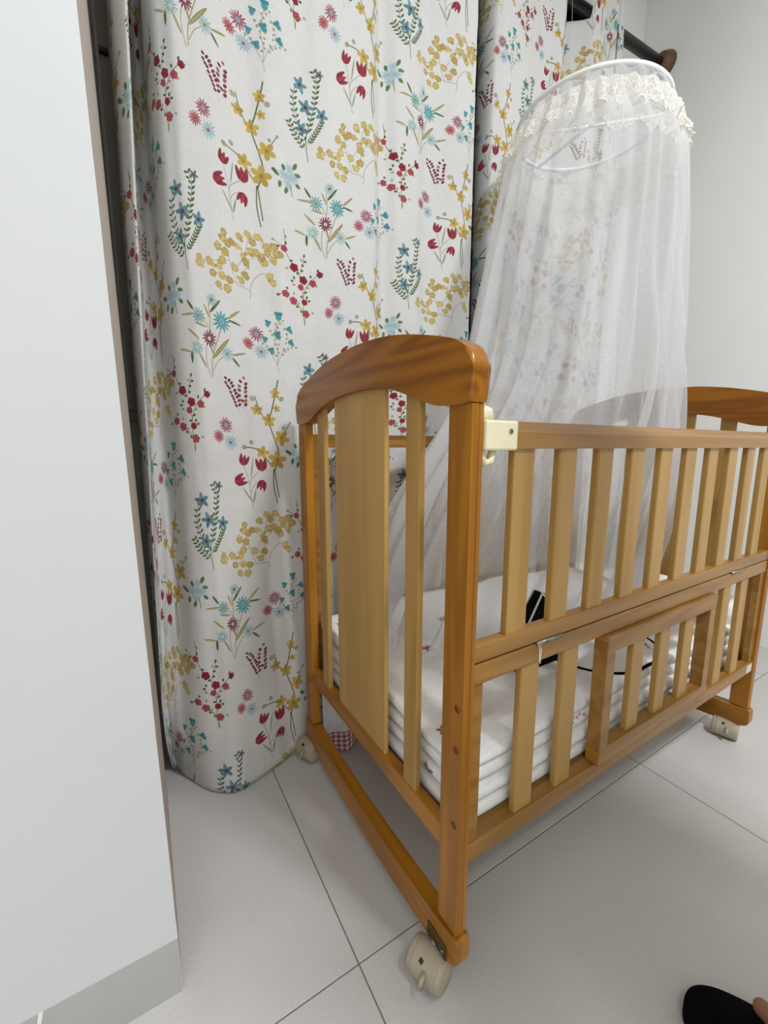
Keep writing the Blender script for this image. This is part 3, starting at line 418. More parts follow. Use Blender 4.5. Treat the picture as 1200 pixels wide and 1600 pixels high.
def clothmat(name, im, rough=.9, weave=650, trans=0.0, tint=1.0):
    m, nt, b = newmat(name)
    uv = N(nt, 'ShaderNodeUVMap'); uv.uv_map = 'UVMap'
    t = N(nt, 'ShaderNodeTexImage'); t.image = im; t.extension = 'REPEAT'; t.interpolation = 'Cubic'
    nt.links.new(uv.outputs[0], t.inputs[0])
    tc = N(nt, 'ShaderNodeTexCoord')
    mp = N(nt, 'ShaderNodeMapping'); mp.inputs['Scale'].default_value = (60, 60, 900); nt.links.new(tc.outputs['Object'], mp.inputs['Vector'])
    mp2 = N(nt, 'ShaderNodeMapping'); mp2.inputs['Scale'].default_value = (900, 900, 60); nt.links.new(tc.outputs['Object'], mp2.inputs['Vector'])
    n1 = N(nt, 'ShaderNodeTexNoise', Scale=1.0, Detail=3.0); n2 = N(nt, 'ShaderNodeTexNoise', Scale=1.0, Detail=3.0)
    nt.links.new(mp.outputs[0], n1.inputs['Vector']); nt.links.new(mp2.outputs[0], n2.inputs['Vector'])
    ad = N(nt, 'ShaderNodeMath', operation='ADD'); nt.links.new(n1.outputs[0], ad.inputs[0]); nt.links.new(n2.outputs[0], ad.inputs[1])
    mr = N(nt, 'ShaderNodeMapRange'); mr.inputs[1].default_value = .7; mr.inputs[2].default_value = 1.3
    mr.inputs[3].default_value = .91 * tint; mr.inputs[4].default_value = 1.04 * tint; nt.links.new(ad.outputs[0], mr.inputs[0])
    vm = N(nt, 'ShaderNodeVectorMath', operation='SCALE'); nt.links.new(t.outputs[0], vm.inputs[0]); nt.links.new(mr.outputs[0], vm.inputs['Scale'])
    nt.links.new(vm.outputs[0], b.inputs['Base Color'])
    b.inputs['Roughness'].default_value = rough; b.inputs['Specular IOR Level'].default_value = .15
    b.inputs['Sheen Weight'].default_value = .08
    bump(nt, b, ad.outputs[0], .12, .0006)
    return m
M_CURTAIN = clothmat('botanical_print_linen', IM_PRINT)
M_BED = clothmat('white_sprig_cotton', IM_BED)

def netmat(name, col, a0, fib=0.0, warm=None):
    """fine mesh: what is not thread is open; a slanting view meets more thread"""
    m = bpy.data.materials.new(name); m.use_nodes = True; nt = m.node_tree; nt.nodes.clear()
    out = N(nt, 'ShaderNodeOutputMaterial'); tr = N(nt, 'ShaderNodeBsdfTransparent')
    df = N(nt, 'ShaderNodeBsdfDiffuse'); df.inputs[0].default_value = col
    tl = N(nt, 'ShaderNodeBsdfTranslucent'); tl.inputs[0].default_value = col
    mx = N(nt, 'ShaderNodeMixShader'); mx.inputs[0].default_value = .42
    nt.links.new(df.outputs[0], mx.inputs[1]); nt.links.new(tl.outputs[0], mx.inputs[2])
    lw = N(nt, 'ShaderNodeLayerWeight', Blend=.5)
    mr = N(nt, 'ShaderNodeMapRange'); mr.inputs[1].default_value = 0.0; mr.inputs[2].default_value = 1.0
    mr.inputs[3].default_value = a0; mr.inputs[4].default_value = min(1, a0 + .40)
    pw = N(nt, 'ShaderNodeMath', operation='POWER'); pw.inputs[1].default_value = 2.2
    nt.links.new(lw.outputs['Facing'], pw.inputs[0]); nt.links.new(pw.outputs[0], mr.inputs[0])
    tc = N(nt, 'ShaderNodeTexCoord'); nz = N(nt, 'ShaderNodeTexNoise', Scale=160.0, Detail=3.0)
    nt.links.new(tc.outputs['Object'], nz.inputs['Vector'])
    ml = N(nt, 'ShaderNodeMath', operation='MULTIPLY_ADD'); nt.links.new(nz.outputs[0], ml.inputs[0]); ml.inputs[1].default_value = .14; ml.inputs[2].default_value = -.07
    ad = N(nt, 'ShaderNodeMath', operation='ADD'); ad.use_clamp = True
    nt.links.new(mr.outputs[0], ad.inputs[0]); nt.links.new(ml.outputs[0], ad.inputs[1])
    m2 = N(nt, 'ShaderNodeMixShader'); nt.links.new(ad.outputs[0], m2.inputs[0])
    nt.links.new(tr.outputs[0], m2.inputs[1]); nt.links.new(mx.outputs[0], m2.inputs[2])
    nt.links.new(m2.outputs[0], out.inputs[0])
    return m
M_NET = netmat('sheer_white_net', (.80, .80, .81, 1), .385)

def lacemat():
    m = bpy.data.materials.new('cream_lace'); m.use_nodes = True; nt = m.node_tree; nt.nodes.clear()
    out = N(nt, 'ShaderNodeOutputMaterial'); tr = N(nt, 'ShaderNodeBsdfTransparent')
    col = srgb(250, 248, 240)
    df = N(nt, 'ShaderNodeBsdfDiffuse'); df.inputs[0].default_value = col
    tl = N(nt, 'ShaderNodeBsdfTranslucent'); tl.inputs[0].default_value = col
    mx = N(nt, 'ShaderNodeMixShader'); mx.inputs[0].default_value = .4
    nt.links.new(df.outputs[0], mx.inputs[1]); nt.links.new(tl.outputs[0], mx.inputs[2])
    uv = N(nt, 'ShaderNodeUVMap'); uv.uv_map = 'UVMap'
    vo = N(nt, 'ShaderNodeTexVoronoi', Scale=1.0); vo.feature = 'DISTANCE_TO_EDGE'; nt.links.new(uv.outputs[0], vo.inputs['Vector'])
    lt = N(nt, 'ShaderNodeMath', operation='LESS_THAN'); lt.inputs[1].default_value = .085; nt.links.new(vo.outputs['Distance'], lt.inputs[0])
    mr = N(nt, 'ShaderNodeMapRange'); mr.inputs[3].default_value = .30; mr.inputs[4].default_value = .80; nt.links.new(lt.outputs[0], mr.inputs[0])
    m2 = N(nt, 'ShaderNodeMixShader'); nt.links.new(mr.outputs[0], m2.inputs[0])
    nt.links.new(tr.outputs[0], m2.inputs[1]); nt.links.new(mx.outputs[0], m2.inputs[2]); nt.links.new(m2.outputs[0], out.inputs[0])
    return m
M_LACE = lacemat()
M_LACEEDGE = plain('cream_satin_thread', srgb(250, 246, 232), .4, .03, bmp=0)
# ------------------------------------------------------------------ the room
XR, YB, YF, XL = 1.90, 0.95, -3.0, -2.2      # right wall, window wall, wall behind the camera, far left wall
TS, TX, TY = 0.865, -0.108, 0.114             # floor tile and where two joints cross

fl = boxobj('floor', (XL - .1, XR + .1, YF - .1, YB + .1, -.12, -.0015), M_GROUT, bev=0); tag(fl, kind='structure')
tile_me = {}
for i in range(-3, 3):
    for j in range(-4, 1):
        x0, x1 = max(XL, TX + TS * i), min(XR, TX + TS * (i + 1)); y0, y1 = max(YF, TY + TS * j), min(YB, TY + TS * (j + 1))
        if x1 - x0 < .02 or y1 - y0 < .02: continue
        key = (round(x1 - x0, 3), round(y1 - y0, 3))
        if key not in tile_me:
            bm = bmesh.new(); g = .0011
            box(bm, g, x1 - x0 - g, g, y1 - y0 - g, -.01, 0, bev=.0007, seg=1)
            tile_me[key] = fin('tile', bm, M_TILE, fl).data
            t = COL.objects[-1]; t.location = (x0, y0, 0)
        else:
            t = link('tile', tile_me[key], None, fl, (x0, y0, 0))

# white pier in the left foreground; its edge leans a little
def pier():
    bm = bmesh.new(); H = CEIL
    lo = [(XL, .229), (-.363, .229), (-.3555, .655), (XL, .655)]
    hi = [(XL, .229), (-.396, .229), (-.3775, .655), (XL, .655)]
    n = 40; rows = []
    for k in range(n + 1):
        t = k / n; jig = .0006 * noise.noise((t * 31, 0, 0))
        rows.append([bm.verts.new((a[0] + (b[0] - a[0]) * t + (jig if q == 1 else 0), a[1], t * H)) for q, (a, b) in enumerate(zip(lo, hi))])
    for A, B in zip(rows, rows[1:]):
        for q in range(4):
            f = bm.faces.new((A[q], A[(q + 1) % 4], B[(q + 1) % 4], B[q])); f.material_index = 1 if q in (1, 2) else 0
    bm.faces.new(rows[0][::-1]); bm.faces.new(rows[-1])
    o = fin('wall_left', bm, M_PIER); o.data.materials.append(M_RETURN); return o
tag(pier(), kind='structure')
tag(boxobj('baseboard_left', (XL, -.3640, .2280, .2292, 0, .1), M_SKIRT, bev=0), kind='structure')

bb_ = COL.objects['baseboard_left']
for q, (xa, xb) in enumerate(((-.537, -.5295),)):  # white sliver standing in for a light streak reflected in the glossy skirting
    bm = bmesh.new(); prism(bm, [(-.5385, .072), (-.5345, .072), (-.5285, .1005), (-.5335, .1005)], 'y', .2272, .2281, 0); fin('painted_glint', bm, M_WHITEPL, bb_)

WX0, WX1, WZ0, WZ1 = -.46, 1.70, .95, 2.66    # window opening
bm = bmesh.new()
for b in [(XL, WX0, YB, YB + .12, 0, CEIL), (WX1, XR, YB, YB + .12, 0, CEIL), (WX0, WX1, YB, YB + .12, 0, WZ0), (WX0, WX1, YB, YB + .12, WZ1, CEIL)]:
    box(bm, *b)
tag(fin('wall_back', bm, M_WALL), kind='structure')
tag(boxobj('wall_right', (XR, XR + .1, YF, YB + .12, 0, CEIL), M_WALL, bev=0), kind='structure')
tag(boxobj('wall_front', (XL, XR, YF - .1, YF, 0, CEIL), M_WALL, bev=0), kind='structure')
tag(boxobj('wall_side', (XL - .1, XL, YF, YB + .12, 0, CEIL), M_WALL, bev=0), kind='structure')
tag(boxobj('ceiling', (XL - .1, XR + .1, YF - .1, YB + .12, CEIL, CEIL + .1), M_CEIL, bev=0), kind='structure')

# window: wooden frame, dark panes, pale bars
win = boxobj('window_1', (WX0, WX1, YB + .085, YB + .095, WZ0, WZ1), M_GLASSDK, bev=0); tag(win, kind='structure')
for nm, b, m in [('window_jamb', (WX0, WX0 + .07, YB - .02, YB + .10, WZ0, WZ1), M_FRAME), ('window_jamb', (-.43, -.20, YB - .035, YB + .08, WZ0, WZ1), M_FRAME), ('window_stop', (-.362, -.354, YB - .05, YB - .03, WZ0, WZ1), M_BAR), ('window_catch', (-.356, -.335, YB - .048, YB - .034, 1.762, 1.772), M_BLACK),
                 ('window_jamb', (WX1 - .06, WX1, YB - .01, YB + .10, WZ0, WZ1), M_BROWNW),
                 ('window_mullion', (.60, .65, YB + .0, YB + .09, WZ0, WZ1), M_FRAME),
                 ('window_sill', (WX0, WX1, YB - .03, YB + .10, WZ0 - .03, WZ0), M_FRAME), ('window_head', (WX0, WX1, YB - .01, YB + .10, WZ1, WZ1 + .03), M_BROWNW)]:
    boxobj(nm, b, m, win, .002)
for k in range(10):
    z = 2.345 - .172 * 7 + .172 * k
    boxobj('window_bar', (-.19, WX1 - .06, YB + .045, YB + .06, z, z + .016), M_BAR, win, .002)

# blue card between the bars
bc = boxobj('card_box', (.80, 1.02, YB + .012, YB + .04, 2.378, 2.56), M_BLUE, bev=.002)
tag(bc, 'dark blue box with white lines and lettering in the window behind the curtain gap', 'box')
boxobj('white_line', (.80, 1.02, YB + .0105, YB + .0125, 2.412, 2.420), M_BAR, bc, 0)
boxobj('white_line', (.812, .818, YB + .0105, YB + .0125, 2.412, 2.56), M_BAR, bc, 0)
tcv = bpy.data.curves.new('lettering', 'FONT'); tcv.body = 'BEE'; tcv.size = .07; tcv.extrude = .0006
to = bpy.data.objects.new('lettering', tcv); COL.objects.link(to); to.location = (.835, YB + .0112, 2.452); to.rotation_euler = (pi / 2, 0, 0)
dg = bpy.context.evaluated_depsgraph_get(); dg.update()
lm_ = bpy.data.meshes.new_from_object(to.evaluated_get(dg)); bpy.data.objects.remove(to)
lt_ = link('lettering', lm_, M_BAR, bc, (.835, YB + .0112, 2.452)); lt_.rotation_euler = (pi / 2, 0, 0)

# ceiling lamps
for k, ((x, y), pw, ll) in enumerate(LAMPS):
    lab = ('long white tube light on the ceiling left of the camera', 'square white panel light on the ceiling behind the camera')[k]
    e = empty('ceiling_light', (x, y, CEIL), lab, 'light', None)
    boxobj('housing', (-ll / 2 - .02, ll / 2 + .02, -.09 if ll > 1 else -.16, .09 if ll > 1 else .16, -.05, 0), M_WHITEPL, e, .004)
    area('lamp_tube', (0, 0, -.055), (ll, .14 if ll > 1 else .28), pw, LAMP_COL, e)

# ------------------------------------------------------------------ curtain rod
RY, RZ = .845, 2.600
rod = empty('curtain_rod', (XR, RY, RZ), 'thick black curtain rod running into a brown wooden socket on the white wall', 'curtain rod')
bm = bmesh.new(); lathe(bm, [(.021, -2.22), (.021, -.02)], (0, 0, 0), (1, 0, 0.085), 20); fin('pole', bm, M_BLACK, rod, True)
bm = bmesh.new(); lathe(bm, [(.030, -.045), (.040, -.036), (.052, -.012), (.056, 0)], (0, 0, 0), (1, 0, 0), 28); fin('socket', bm, M_BROWNW, rod, True)

# ------------------------------------------------------------------ curtains
def curtain(name, keys, dv, ztop, zbot, v0, seedk, nu, nv, label, wr=.006, zref=1.75, flare=False):
    u0, u1 = keys[0][0], keys[-1][0]
    def P(i, j):
        u = u0 + (u1 - u0) * i / nu; zt = ztop(u); zb = zbot(u); z = zb + (zt - zb) * j / nv
        xt, yt, xb, yb = interp(keys, u); s = min(1, max(0, (zref - z) / zref)) ** (1.5 - .65 * flare * (1 - sm(-.28, 0, u)))
        x = xt + (xb - xt) * s; y = yt + (yb - yt) * s
        y += wr * 1.5 * noise.noise((u * 13 + seedk, z * .8, seedk)) + wr * .5 * noise.noise((u * 30 + seedk, z * 3.0, seedk + 3)) + wr * .35 * noise.noise((u * 14, z * 18, seedk + 9))
        if flare and z < .26:
            q = (1 - z / .26) ** 2 * (1 - sm(-.22, .04, u)); y += .075 * q; x += .020 * q
        return (x, y, z)
    def UV(i, j):
        u = u0 + (u1 - u0) * i / nu; z = zbot(u) + (ztop(u) - zbot(u)) * j / nv
        return (u / PU, (z - v0 - interp(dv, u)[0]) / PV)
    o = grid(name, nu, nv, P, M_CURTAIN, uv=UV)
    sol = o.modifiers.new('thickness', 'SOLIDIFY'); sol.thickness = .0012; sol.offset = 0
    return tag(o, label, 'curtain')
KL = [(-.56, -.331, .83, -.350, .77), (-.47, -.334, .745, -.355, .72), (-.40, -.327, .668, -.357, .700), (-.36, -.305, .634, -.3555, .680), (-.32, -.299, .66, -.354, .675), (-.22, -.294, .850, -.346, .672),
      (-.13, -.268, .868, -.320, .640), (-.065, -.262, .735, -.274, .600), (0, -.230, .682, -.215, .578), (.05, -.192, .676, -.178, .585), (.10, -.150, .680, -.135, .600), (.155, -.096, .700, -.075, .622), (.22, -.026, .695, -.012, .64),
      (.31, .07, .700, .06, .66), (.42, .182, .705, .17, .675), (.50, .272, .722, .26, .69), (.545, .315, .752, .31, .71), (.59, .365, .735, .36, .70), (.64, .425, .742, .42, .70),
      (.70, .485, .760, .48, .71), (.78, .575, .735, .57, .71), (.855, .650, .735, .652, .71)]
DV = [(-.6, 0), (0, 0), (.31, -.012), (.62, .036), (.9, .04)]
curtain('curtain', KL, DV, lambda u: 2.60, lambda u: .004 + .02 * sm(.2, .4, u), 1.34, 1.0, 300, 180,
        'wide off white floral curtain falling to the floor beside the white pier', flare=True)
KR = [(-.34, .815, .895, .815, .90), (-.24, .764, .845, .752, .838), (-.17, .777, .780, .786, .785), (-.08, .86, .772, .86, .775), (0, .938, .785, .94, .785), (.10, 1.03, .795, 1.03, .79), (.18, 1.10, .78, 1.09, .775),
      (.235, 1.14, .80, 1.13, .80), (.29, 1.155, .85, 1.15, .845), (.34, 1.20, .855, 1.19, .85), (.40, 1.255, .82, 1.24, .82), (.45, 1.295, .787, 1.28, .785), (.54, 1.345, .78, 1.33, .785),
      (.61, 1.375, .81, 1.36, .82), (.70, 1.43, .79, 1.42, .79), (.745, 1.452, .80, 1.44, .80), (.79, 1.478, .805, 1.46, .81), (.845, 1.515, .80, 1.49, .82)]
def ztr(u):
    z = 2.66 + .10 * sm(.5, .6, u)
    z -= .185 * sm(.205, .25, u) * (1 - sm(.425, .455, u))
    z -= .45 * sm(.715, .75, u) * (1 - sm(.77, .805, u))
    z -= .10 * sm(.77, .81, u) + .35 * sm(.82, .845, u)
    return z
def zbr(u): return .012
curtain('curtain', KR, [(-.4, 0), (.9, 0)], ztr, zbr, 2.047, 8.0, 240, 150, 'narrower off white floral curtain bunched behind the white net, nearer the right wall', wr=.005)

# ------------------------------------------------------------------ crib (z here is metres above the floor)
Z = .86; CL, CW, PT, PWD = 1.110, .625, .0204, .0438
crib = empty('baby_crib', (0, 0, 0), 'honey coloured wooden baby crib on castors, arched ends, slatted sides', 'crib')
PB, PTOP = Z - .7508, Z + .047
post_prof = [(0, 0), (PT * .52, 0), (PT * .58, .0022), (PT * .66, .0022), (PT * .72, .0006), (PT, .0006), (PT, PWD), (0, PWD)]
def post(fx, fy):
    bm = bmesh.new()
    pts = [((CL - x) if fx else x, (CW - y) if fy else y) for x, y in post_prof]
    prism(bm, pts, 'z', PB, PTOP + .002, .0016, 2)
    return fin('post', bm, W['z'], crib)
for fx in (0, 1):
    for fy in (0, 1):
        p = post(fx, fy)
        if not fx and not fy:
            for z in (-.373, -.438, -.562):
                bm = bmesh.new(); lathe(bm, [(.0055, -.0004), (.0055, .0002), (.0042, .0002), (.0035, -.0003)], (0, .0115, Z + z), (-1, 0, 0), 16); fin('bolt_hole', bm, M_DARKHOLE, p)
                bm = bmesh.new(); lathe(bm, [(.003, 0), (.003, .0008), (.001, .0008)], (-.0001, .0125, Z + z - .001), (-1, 0, 0), 6); fin('bolt', bm, M_BRASS, p)

TOPK = [(-.0045, .086), (-.003, .098), (.002, .109), (.010, .117), (.022, .1245), (.040, .1325), (.092, .147), (.15, .160), (.21, .169), (.27, .173), (.3125, .174)]
BOTK = [(0, .0475), (.045, .0480), (.070, .0505), (.100, .0590), (.140, .0720), (.180, .0830), (.225, .0905), (.27, .0938), (.3125, .0945)]
def arch(x0, x1):
    top, bot = [], []
    n = 26
    for k in range(n + 1):
        y = -.004 + (.3165) * (1 - cos(pi / 2 * k / n)); top.append((y, Z + interp(TOPK, y)[0]))
    for k in range(21):
        y = .0475 * 0 + .3125 * k / 20; bot.append((y, Z + interp(BOTK, y)[0]))
    half_b = [(-.004, Z + .058), (-.001, Z + .0495)] + [b for b in bot if b[0] > .004]
    right = half_b + [(CW - y, z) for y, z in half_b[-2::-1]]
    up = top + [(CW - y, z) for y, z in top[-2::-1]]
    pts = right + up[::-1]
    bm = bmesh.new(); prism(bm, pts, 'x', x0, x1, .0055, 3)
    o = fin('arch_rail', bm, ARCHM, crib, True)
    o.data.set_sharp_from_angle(angle=radians(38))
    md = o.modifiers.new('wn', 'WEIGHTED_NORMAL'); md.keep_sharp = True
    return o
def rocker(x0, x1):
    zt = lambda y: Z - .7508 - .0185 * (1 - ((y - CW / 2) / (CW / 2)) ** 2)
    zb = lambda y: Z - .806 - .019 * (1 - ((y - CW / 2) / (CW / 2)) ** 2)
    ys = [-.008 + (CW + .016) * k / 30 for k in range(31)]
    low = [(y, zb(y)) for y in ys]; hi = [(y, zt(y)) for y in ys]
    low[0] = (.008, zb(0) + .0005); low.insert(0, (-.003, zb(0) + .006)); low.insert(0, (-.008, zb(0) + .018))
    low[-1] = (CW - .008, zb(0) + .0005); low += [(CW + .003, zb(0) + .006), (CW + .008, zb(0) + .018)]
    hi[0] = (-.007, zt(0) - .004); hi.insert(1, (-.003, zt(0))); hi[-1] = (CW + .007, zt(0) - .004); hi.insert(-1, (CW + .003, zt(0)))
    bm = bmesh.new(); prism(bm, low + hi[::-1], 'x', x0, x1, .003, 2)
    return fin('rocker_foot', bm, W['y'], crib)
slat_me = {}
def slat(name, w_, t_, z0, z1, mat, parent, loc, axis='y'):
    """upright slat; axis = the side it lies in"""
    key = (name, round(w_, 4), round(t_, 4), round(z0, 4), round(z1, 4), axis, mat.name)
    if key not in slat_me:
        bm = bmesh.new()
        if axis == 'y': box(bm, 0, w_, 0, t_, z0, z1, .0025)
        else: box(bm, 0, t_, 0, w_, z0, z1, .0025)
        o = fin(name, bm, mat, parent, loc=loc); slat_me[key] = o.data; return o
    return link(name, slat_me[key], None, parent, loc)

for fx in (0, 1):
    mx = lambda a, b: (CL - b, CL - a) if fx else (a, b)
    arch(*mx(-.005, .0255)); rocker(*mx(-.004, .0235))
    boxobj('end_rail', (*mx(.001, .021), PWD - .001, CW - PWD + .001, Z - .6262, Z - .5885), W['y'], crib, .002)
    a, b = mx(.004, .013)
    boxobj('center_panel', (a, b, .2165, .4185, Z - .60, Z + .118), PN, crib, .0015)
    s0, t_ = a, b - a
    for y0, zt in ((.114, .0585), (.474, .0595)):
        slat('end_slat', .0375, .0115, Z - .60, Z + zt + .020, LT['z'], crib, (mx(.003, .0145)[0], y0, 0), 'x')
# base board
boxobj('base_board', (.022, CL - .022, .026, CW - .026, Z - .624, Z - .609), LT['x'], crib, .001)

# front: hinged upper frame
YF0, YF1 = .0035, .0225
def rail_top(bm, x0, x1, y0, y1, zb_, zt_):
    h = zt_ - zb_
    pr = [(y0, zb_), (y1, zb_), (y1, zb_ + h * .62), (y1 - .004, zt_), (y0 + .008, zt_), (y0 + .0035, zb_ + h * .80), (y0 + .0012, zb_ + h * .66), (y0, zb_ + h * .60)]
    prism(bm, pr, 'x', x0, x1, .001, 1)
up = bmesh.new(); rail_top(up, PT + .004, CL - PT - .004, YF0, YF1, Z - .0084, Z + .029)
box(up, PT + .0005, CL - PT - .0005, YF0, YF1, Z - .3079, Z - .282, .002)
upper = fin('upper_side_frame', up, RL['x'], crib)
for k in range(10):
    slat('side_slat', .043, .0125, Z - .292, Z + .002, LT['z'], upper, (.0875 + .0988 * k, .0075, 0))
def bracket(flip):
    f = lambda x: CL - x if flip else x
    m = lambda a, b: (f(b), f(a)) if flip else (a, b)
    br = boxobj('corner_bracket', (*m(PT + .0008, .0805), -.004, .0265, Z - .0105, Z + .0285), M_CREAM, upper, .003)
    bm = bmesh.new(); tube(bm, [(f(.0225), .010, Z + .026), (f(.0245), .010, Z + .036), (f(.0285), .010, Z + .0415), (f(.0335), .010, Z + .040), (f(.036), .010, Z + .027)], .0085, 10); fin('knob', bm, M_CREAM, br, True)
    bm = bmesh.new(); tube(bm, [(f(.026), .009, Z - .008), (f(.0245), .008, Z - .018), (f(.030), .007, Z - .0265), (f(.040), .007, Z - .0245), (f(.046), .008, Z - .0085)], .0055, 10); fin('latch_hook', bm, M_CREAM, br, True)
    bm = bmesh.new(); lathe(bm, [(.0036, -.001), (.0036, .0008), (.0015, .0008), (.0012, 0)], (f(.066), -.0042, Z + .0145), (0, -1, 0), 14); fin('screw', bm, M_STEEL, br)
bracket(False); bracket(True)

# front: fixed lower frame
lo = bmesh.new()
box(lo, PT + .0005, CL - PT - .0005, YF0, YF1, Z - .342, Z - .3105, .002)
box(lo, PT + .0005, CL - PT - .0005, YF0 - .001, YF1 + .003, Z - .6325, Z - .6025, .002)
box(lo, PT + .0005, PT + .0235, .0065, .0225, Z - .604, Z - .341, .0015)
box(lo, CL - PT - .0235, CL - PT - .0005, .0065, .0225, Z - .604, Z - .341, .0015)
lower = fin('lower_side_frame', lo, RL['x'], crib)
for x in (.1265, .230, .8435, .9475): slat('side_slat', .042, .0125, Z - .606, Z - .338, LT['z'], lower, (x, .0075, 0))
boxobj('sticker', (CL - PT - .045, CL - PT - .012, YF0 - .0018, YF0 - .0009, Z - .628, Z - .606), M_STICKER, lower, 0)
for x in (.152, .86):
    bm = bmesh.new(); tube(bm, [(x, .0025, Z - .3095), (x + .062, .0025, Z - .3095)], .0032, 10)
    h = fin('hinge', bm, M_STEEL, lower, True)
    if x < .5:
        bm = bmesh.new()
        for q in (0, .004): tube(bm, [(x + .002 + q, .0005, Z - .309), (x + .001 + q, -.003, Z - .318), (x + .003 + q * .5, -.002, Z - .338 - q)], .0007, 6)
        fin('white_thread', bm, M_WHITEPL, h)
# small sliding gate with finger-jointed corners
GX0, GX1, GY0, GY1, GZ0, GZ1 = .338, .775, -.006, .0215, Z - .6012, Z - .3430
g = bmesh.new()
box(g, GX0, GX1, GY0, GY1, GZ1 - .0325, GZ1, .0018); box(g, GX0, GX1, GY0, GY1, GZ0, GZ0 + .0325, .0018)
box(g, GX0 + .0008, GX0 + .0275, GY0 + .0008, GY1, GZ0 + .03, GZ1 - .03, .0015); box(g, GX1 - .0275, GX1 - .0008, GY0 + .0008, GY1, GZ0 + .03, GZ1 - .03, .0015)
gate = fin('small_gate_frame', g, RL['x'], crib)
for zc in (GZ1 - .016, GZ0 + .016):
    for q in (-1, 0, 1):
        boxobj('finger_joint', (GX0 - .0006, GX0 + .001, GY0 + .003, GY1 - .002, zc + q * .0095 - .0025, zc + q * .0095 + .0025), W['y'], gate, .0004)
for x in (.4395, .543, .648): slat('gate_slat', .042, .0125, GZ0 + .028, GZ1 - .028, LT['z'], gate, (x, .002, 0))

# back: one tall slatted side
bk = bmesh.new(); rail_top(bk, PT + .0005, CL - PT - .0005, CW - .0035, CW - .0225, Z - .0084, Z + .025)
box(bk, PT + .0005, CL - PT - .0005, CW - .0225, CW - .0035, Z - .6325, Z - .6025, .002)
for x in (PT + .0005, CL - PT - .0235): box(bk, x, x + .023, CW - .0225, CW - .0065, Z - .604, Z - .007, .0015)
back = fin('back_side_frame', bk, RL['x'], crib)
for k in range(9): slat('back_slat', .036, .0125, Z - .606, Z, LT['z'], back, (.121 + .1 * k, CW - .02, 0))

# castors
def castor(c, ax, stem):
    c = Vector(c); a = Vector((ax[0], ax[1], 0)).normalized(); f = Vector((-a.y, a.x, 0)); R = .0262
    bm = bmesh.new(); rings = []
    prof = [(.6 * R, -.030), (.93 * R, -.0292), (R, -.0265), (R * 1.01, -.019)]
    # hood: a hollow three-quarter drum over the two wheels
    nseg = 26; a0, a1 = radians(-35), radians(215); tt = [-.0215, -.020, 0, .020, .0215]; rr = [R * 1.0, R * 1.05, R * 1.06, R * 1.05, R * 1.0]
    for k in range(nseg + 1):
        an = a0 + (a1 - a0) * k / nseg
        d = f * cos(an) + Vector((0, 0, 1)) * sin(an)
        rings.append([bm.verts.new(c + d * r + a * t) for t, r in zip(tt, rr)] + [bm.verts.new(c + d * r * .9 + a * t) for t, r in zip(tt[::-1], rr[::-1])])
    m = len(rings[0])
    for A, B in zip(rings, rings[1:]):
        for q in range(m): bm.faces.new((A[q], A[(q + 1) % m], B[(q + 1) % m], B[q]))
    bm.faces.new(rings[0][::-1]); bm.faces.new(rings[-1])
    o = fin('castor', bm, M_CASTOR, crib, True); o.data.set_sharp_from_angle(angle=radians(40))
    for s in (-1, 1):
        b2 = bmesh.new(); lathe(b2, [(R * .3, .0035), (R * .9, .0035), (R * .92, .0205), (R * .995, .0212), (R, .0222), (R * .985, .0285), (R * .93, .0305), (R * .3, .0313), (0, .0314)], c, a * s, 30)
        w_ = fin('castor_wheel', b2, M_CASTOR, o, True)
    b2 = bmesh.new(); lathe(b2, [(.009, -.003), (.0085, .0045), (.005, .006), (.005, stem)], c + f * .017 + Vector((0, 0, R * .92)), (0, 0, 1), 16); fin('castor_stem', b2, M_STEEL, o, True)
    an = radians(200); d = f * cos(an) + Vector((0, 0, 1)) * sin(an)
    b2 = bmesh.new()
    f = -f; p = c + f * R * .92 + Vector((0, 0, R * .50))
    tube(b2, [p + a * .006, p + f * .009 + Vector((0, 0, -.004)) + a * .006, p + f * .013 + Vector((0, 0, -.013)) + a * .006], .0042, 8); fin('brake_lever', b2, M_CASTOR, o, True)
    bm2 = bmesh.new(); hp = c + f * R * .70 + Vector((0, 0, R * .80)) - a * .004; box(bm2, -.0032, .0032, -.0032, .0032, -.002, .0012, 0)
    hm = Matrix.Translation(hp) @ (Vector((0, 0, 1)).rotation_difference((hp - c + a * .004).normalized())).to_matrix().to_4x4(); bm2.transform(hm); fin('lock_slot', bm2, M_BLACK, o)
    return o
CZ = .0262
castor((-.0175, .040, CZ), (.33, -.94), .014); castor((1.088, .044, CZ), (.25, -.97), .0155)
castor((-.006, .602, CZ), (.36, -.93), .0155); castor((1.095, .585, CZ), (.2, .98), .0155)
boxobj('castor_plate', (-.0068, -.0025, .014, .062, Z - .8075, Z - .783), M_BRASS, crib, .001)
bm = bmesh.new(); lathe(bm, [(.0035, 0), (.003, .002), (.001, .0025)], (-.0066, .022, Z - .796), (-1, 0, 0), 12); fin('plate_screw', bm, M_STEEL, crib, True)

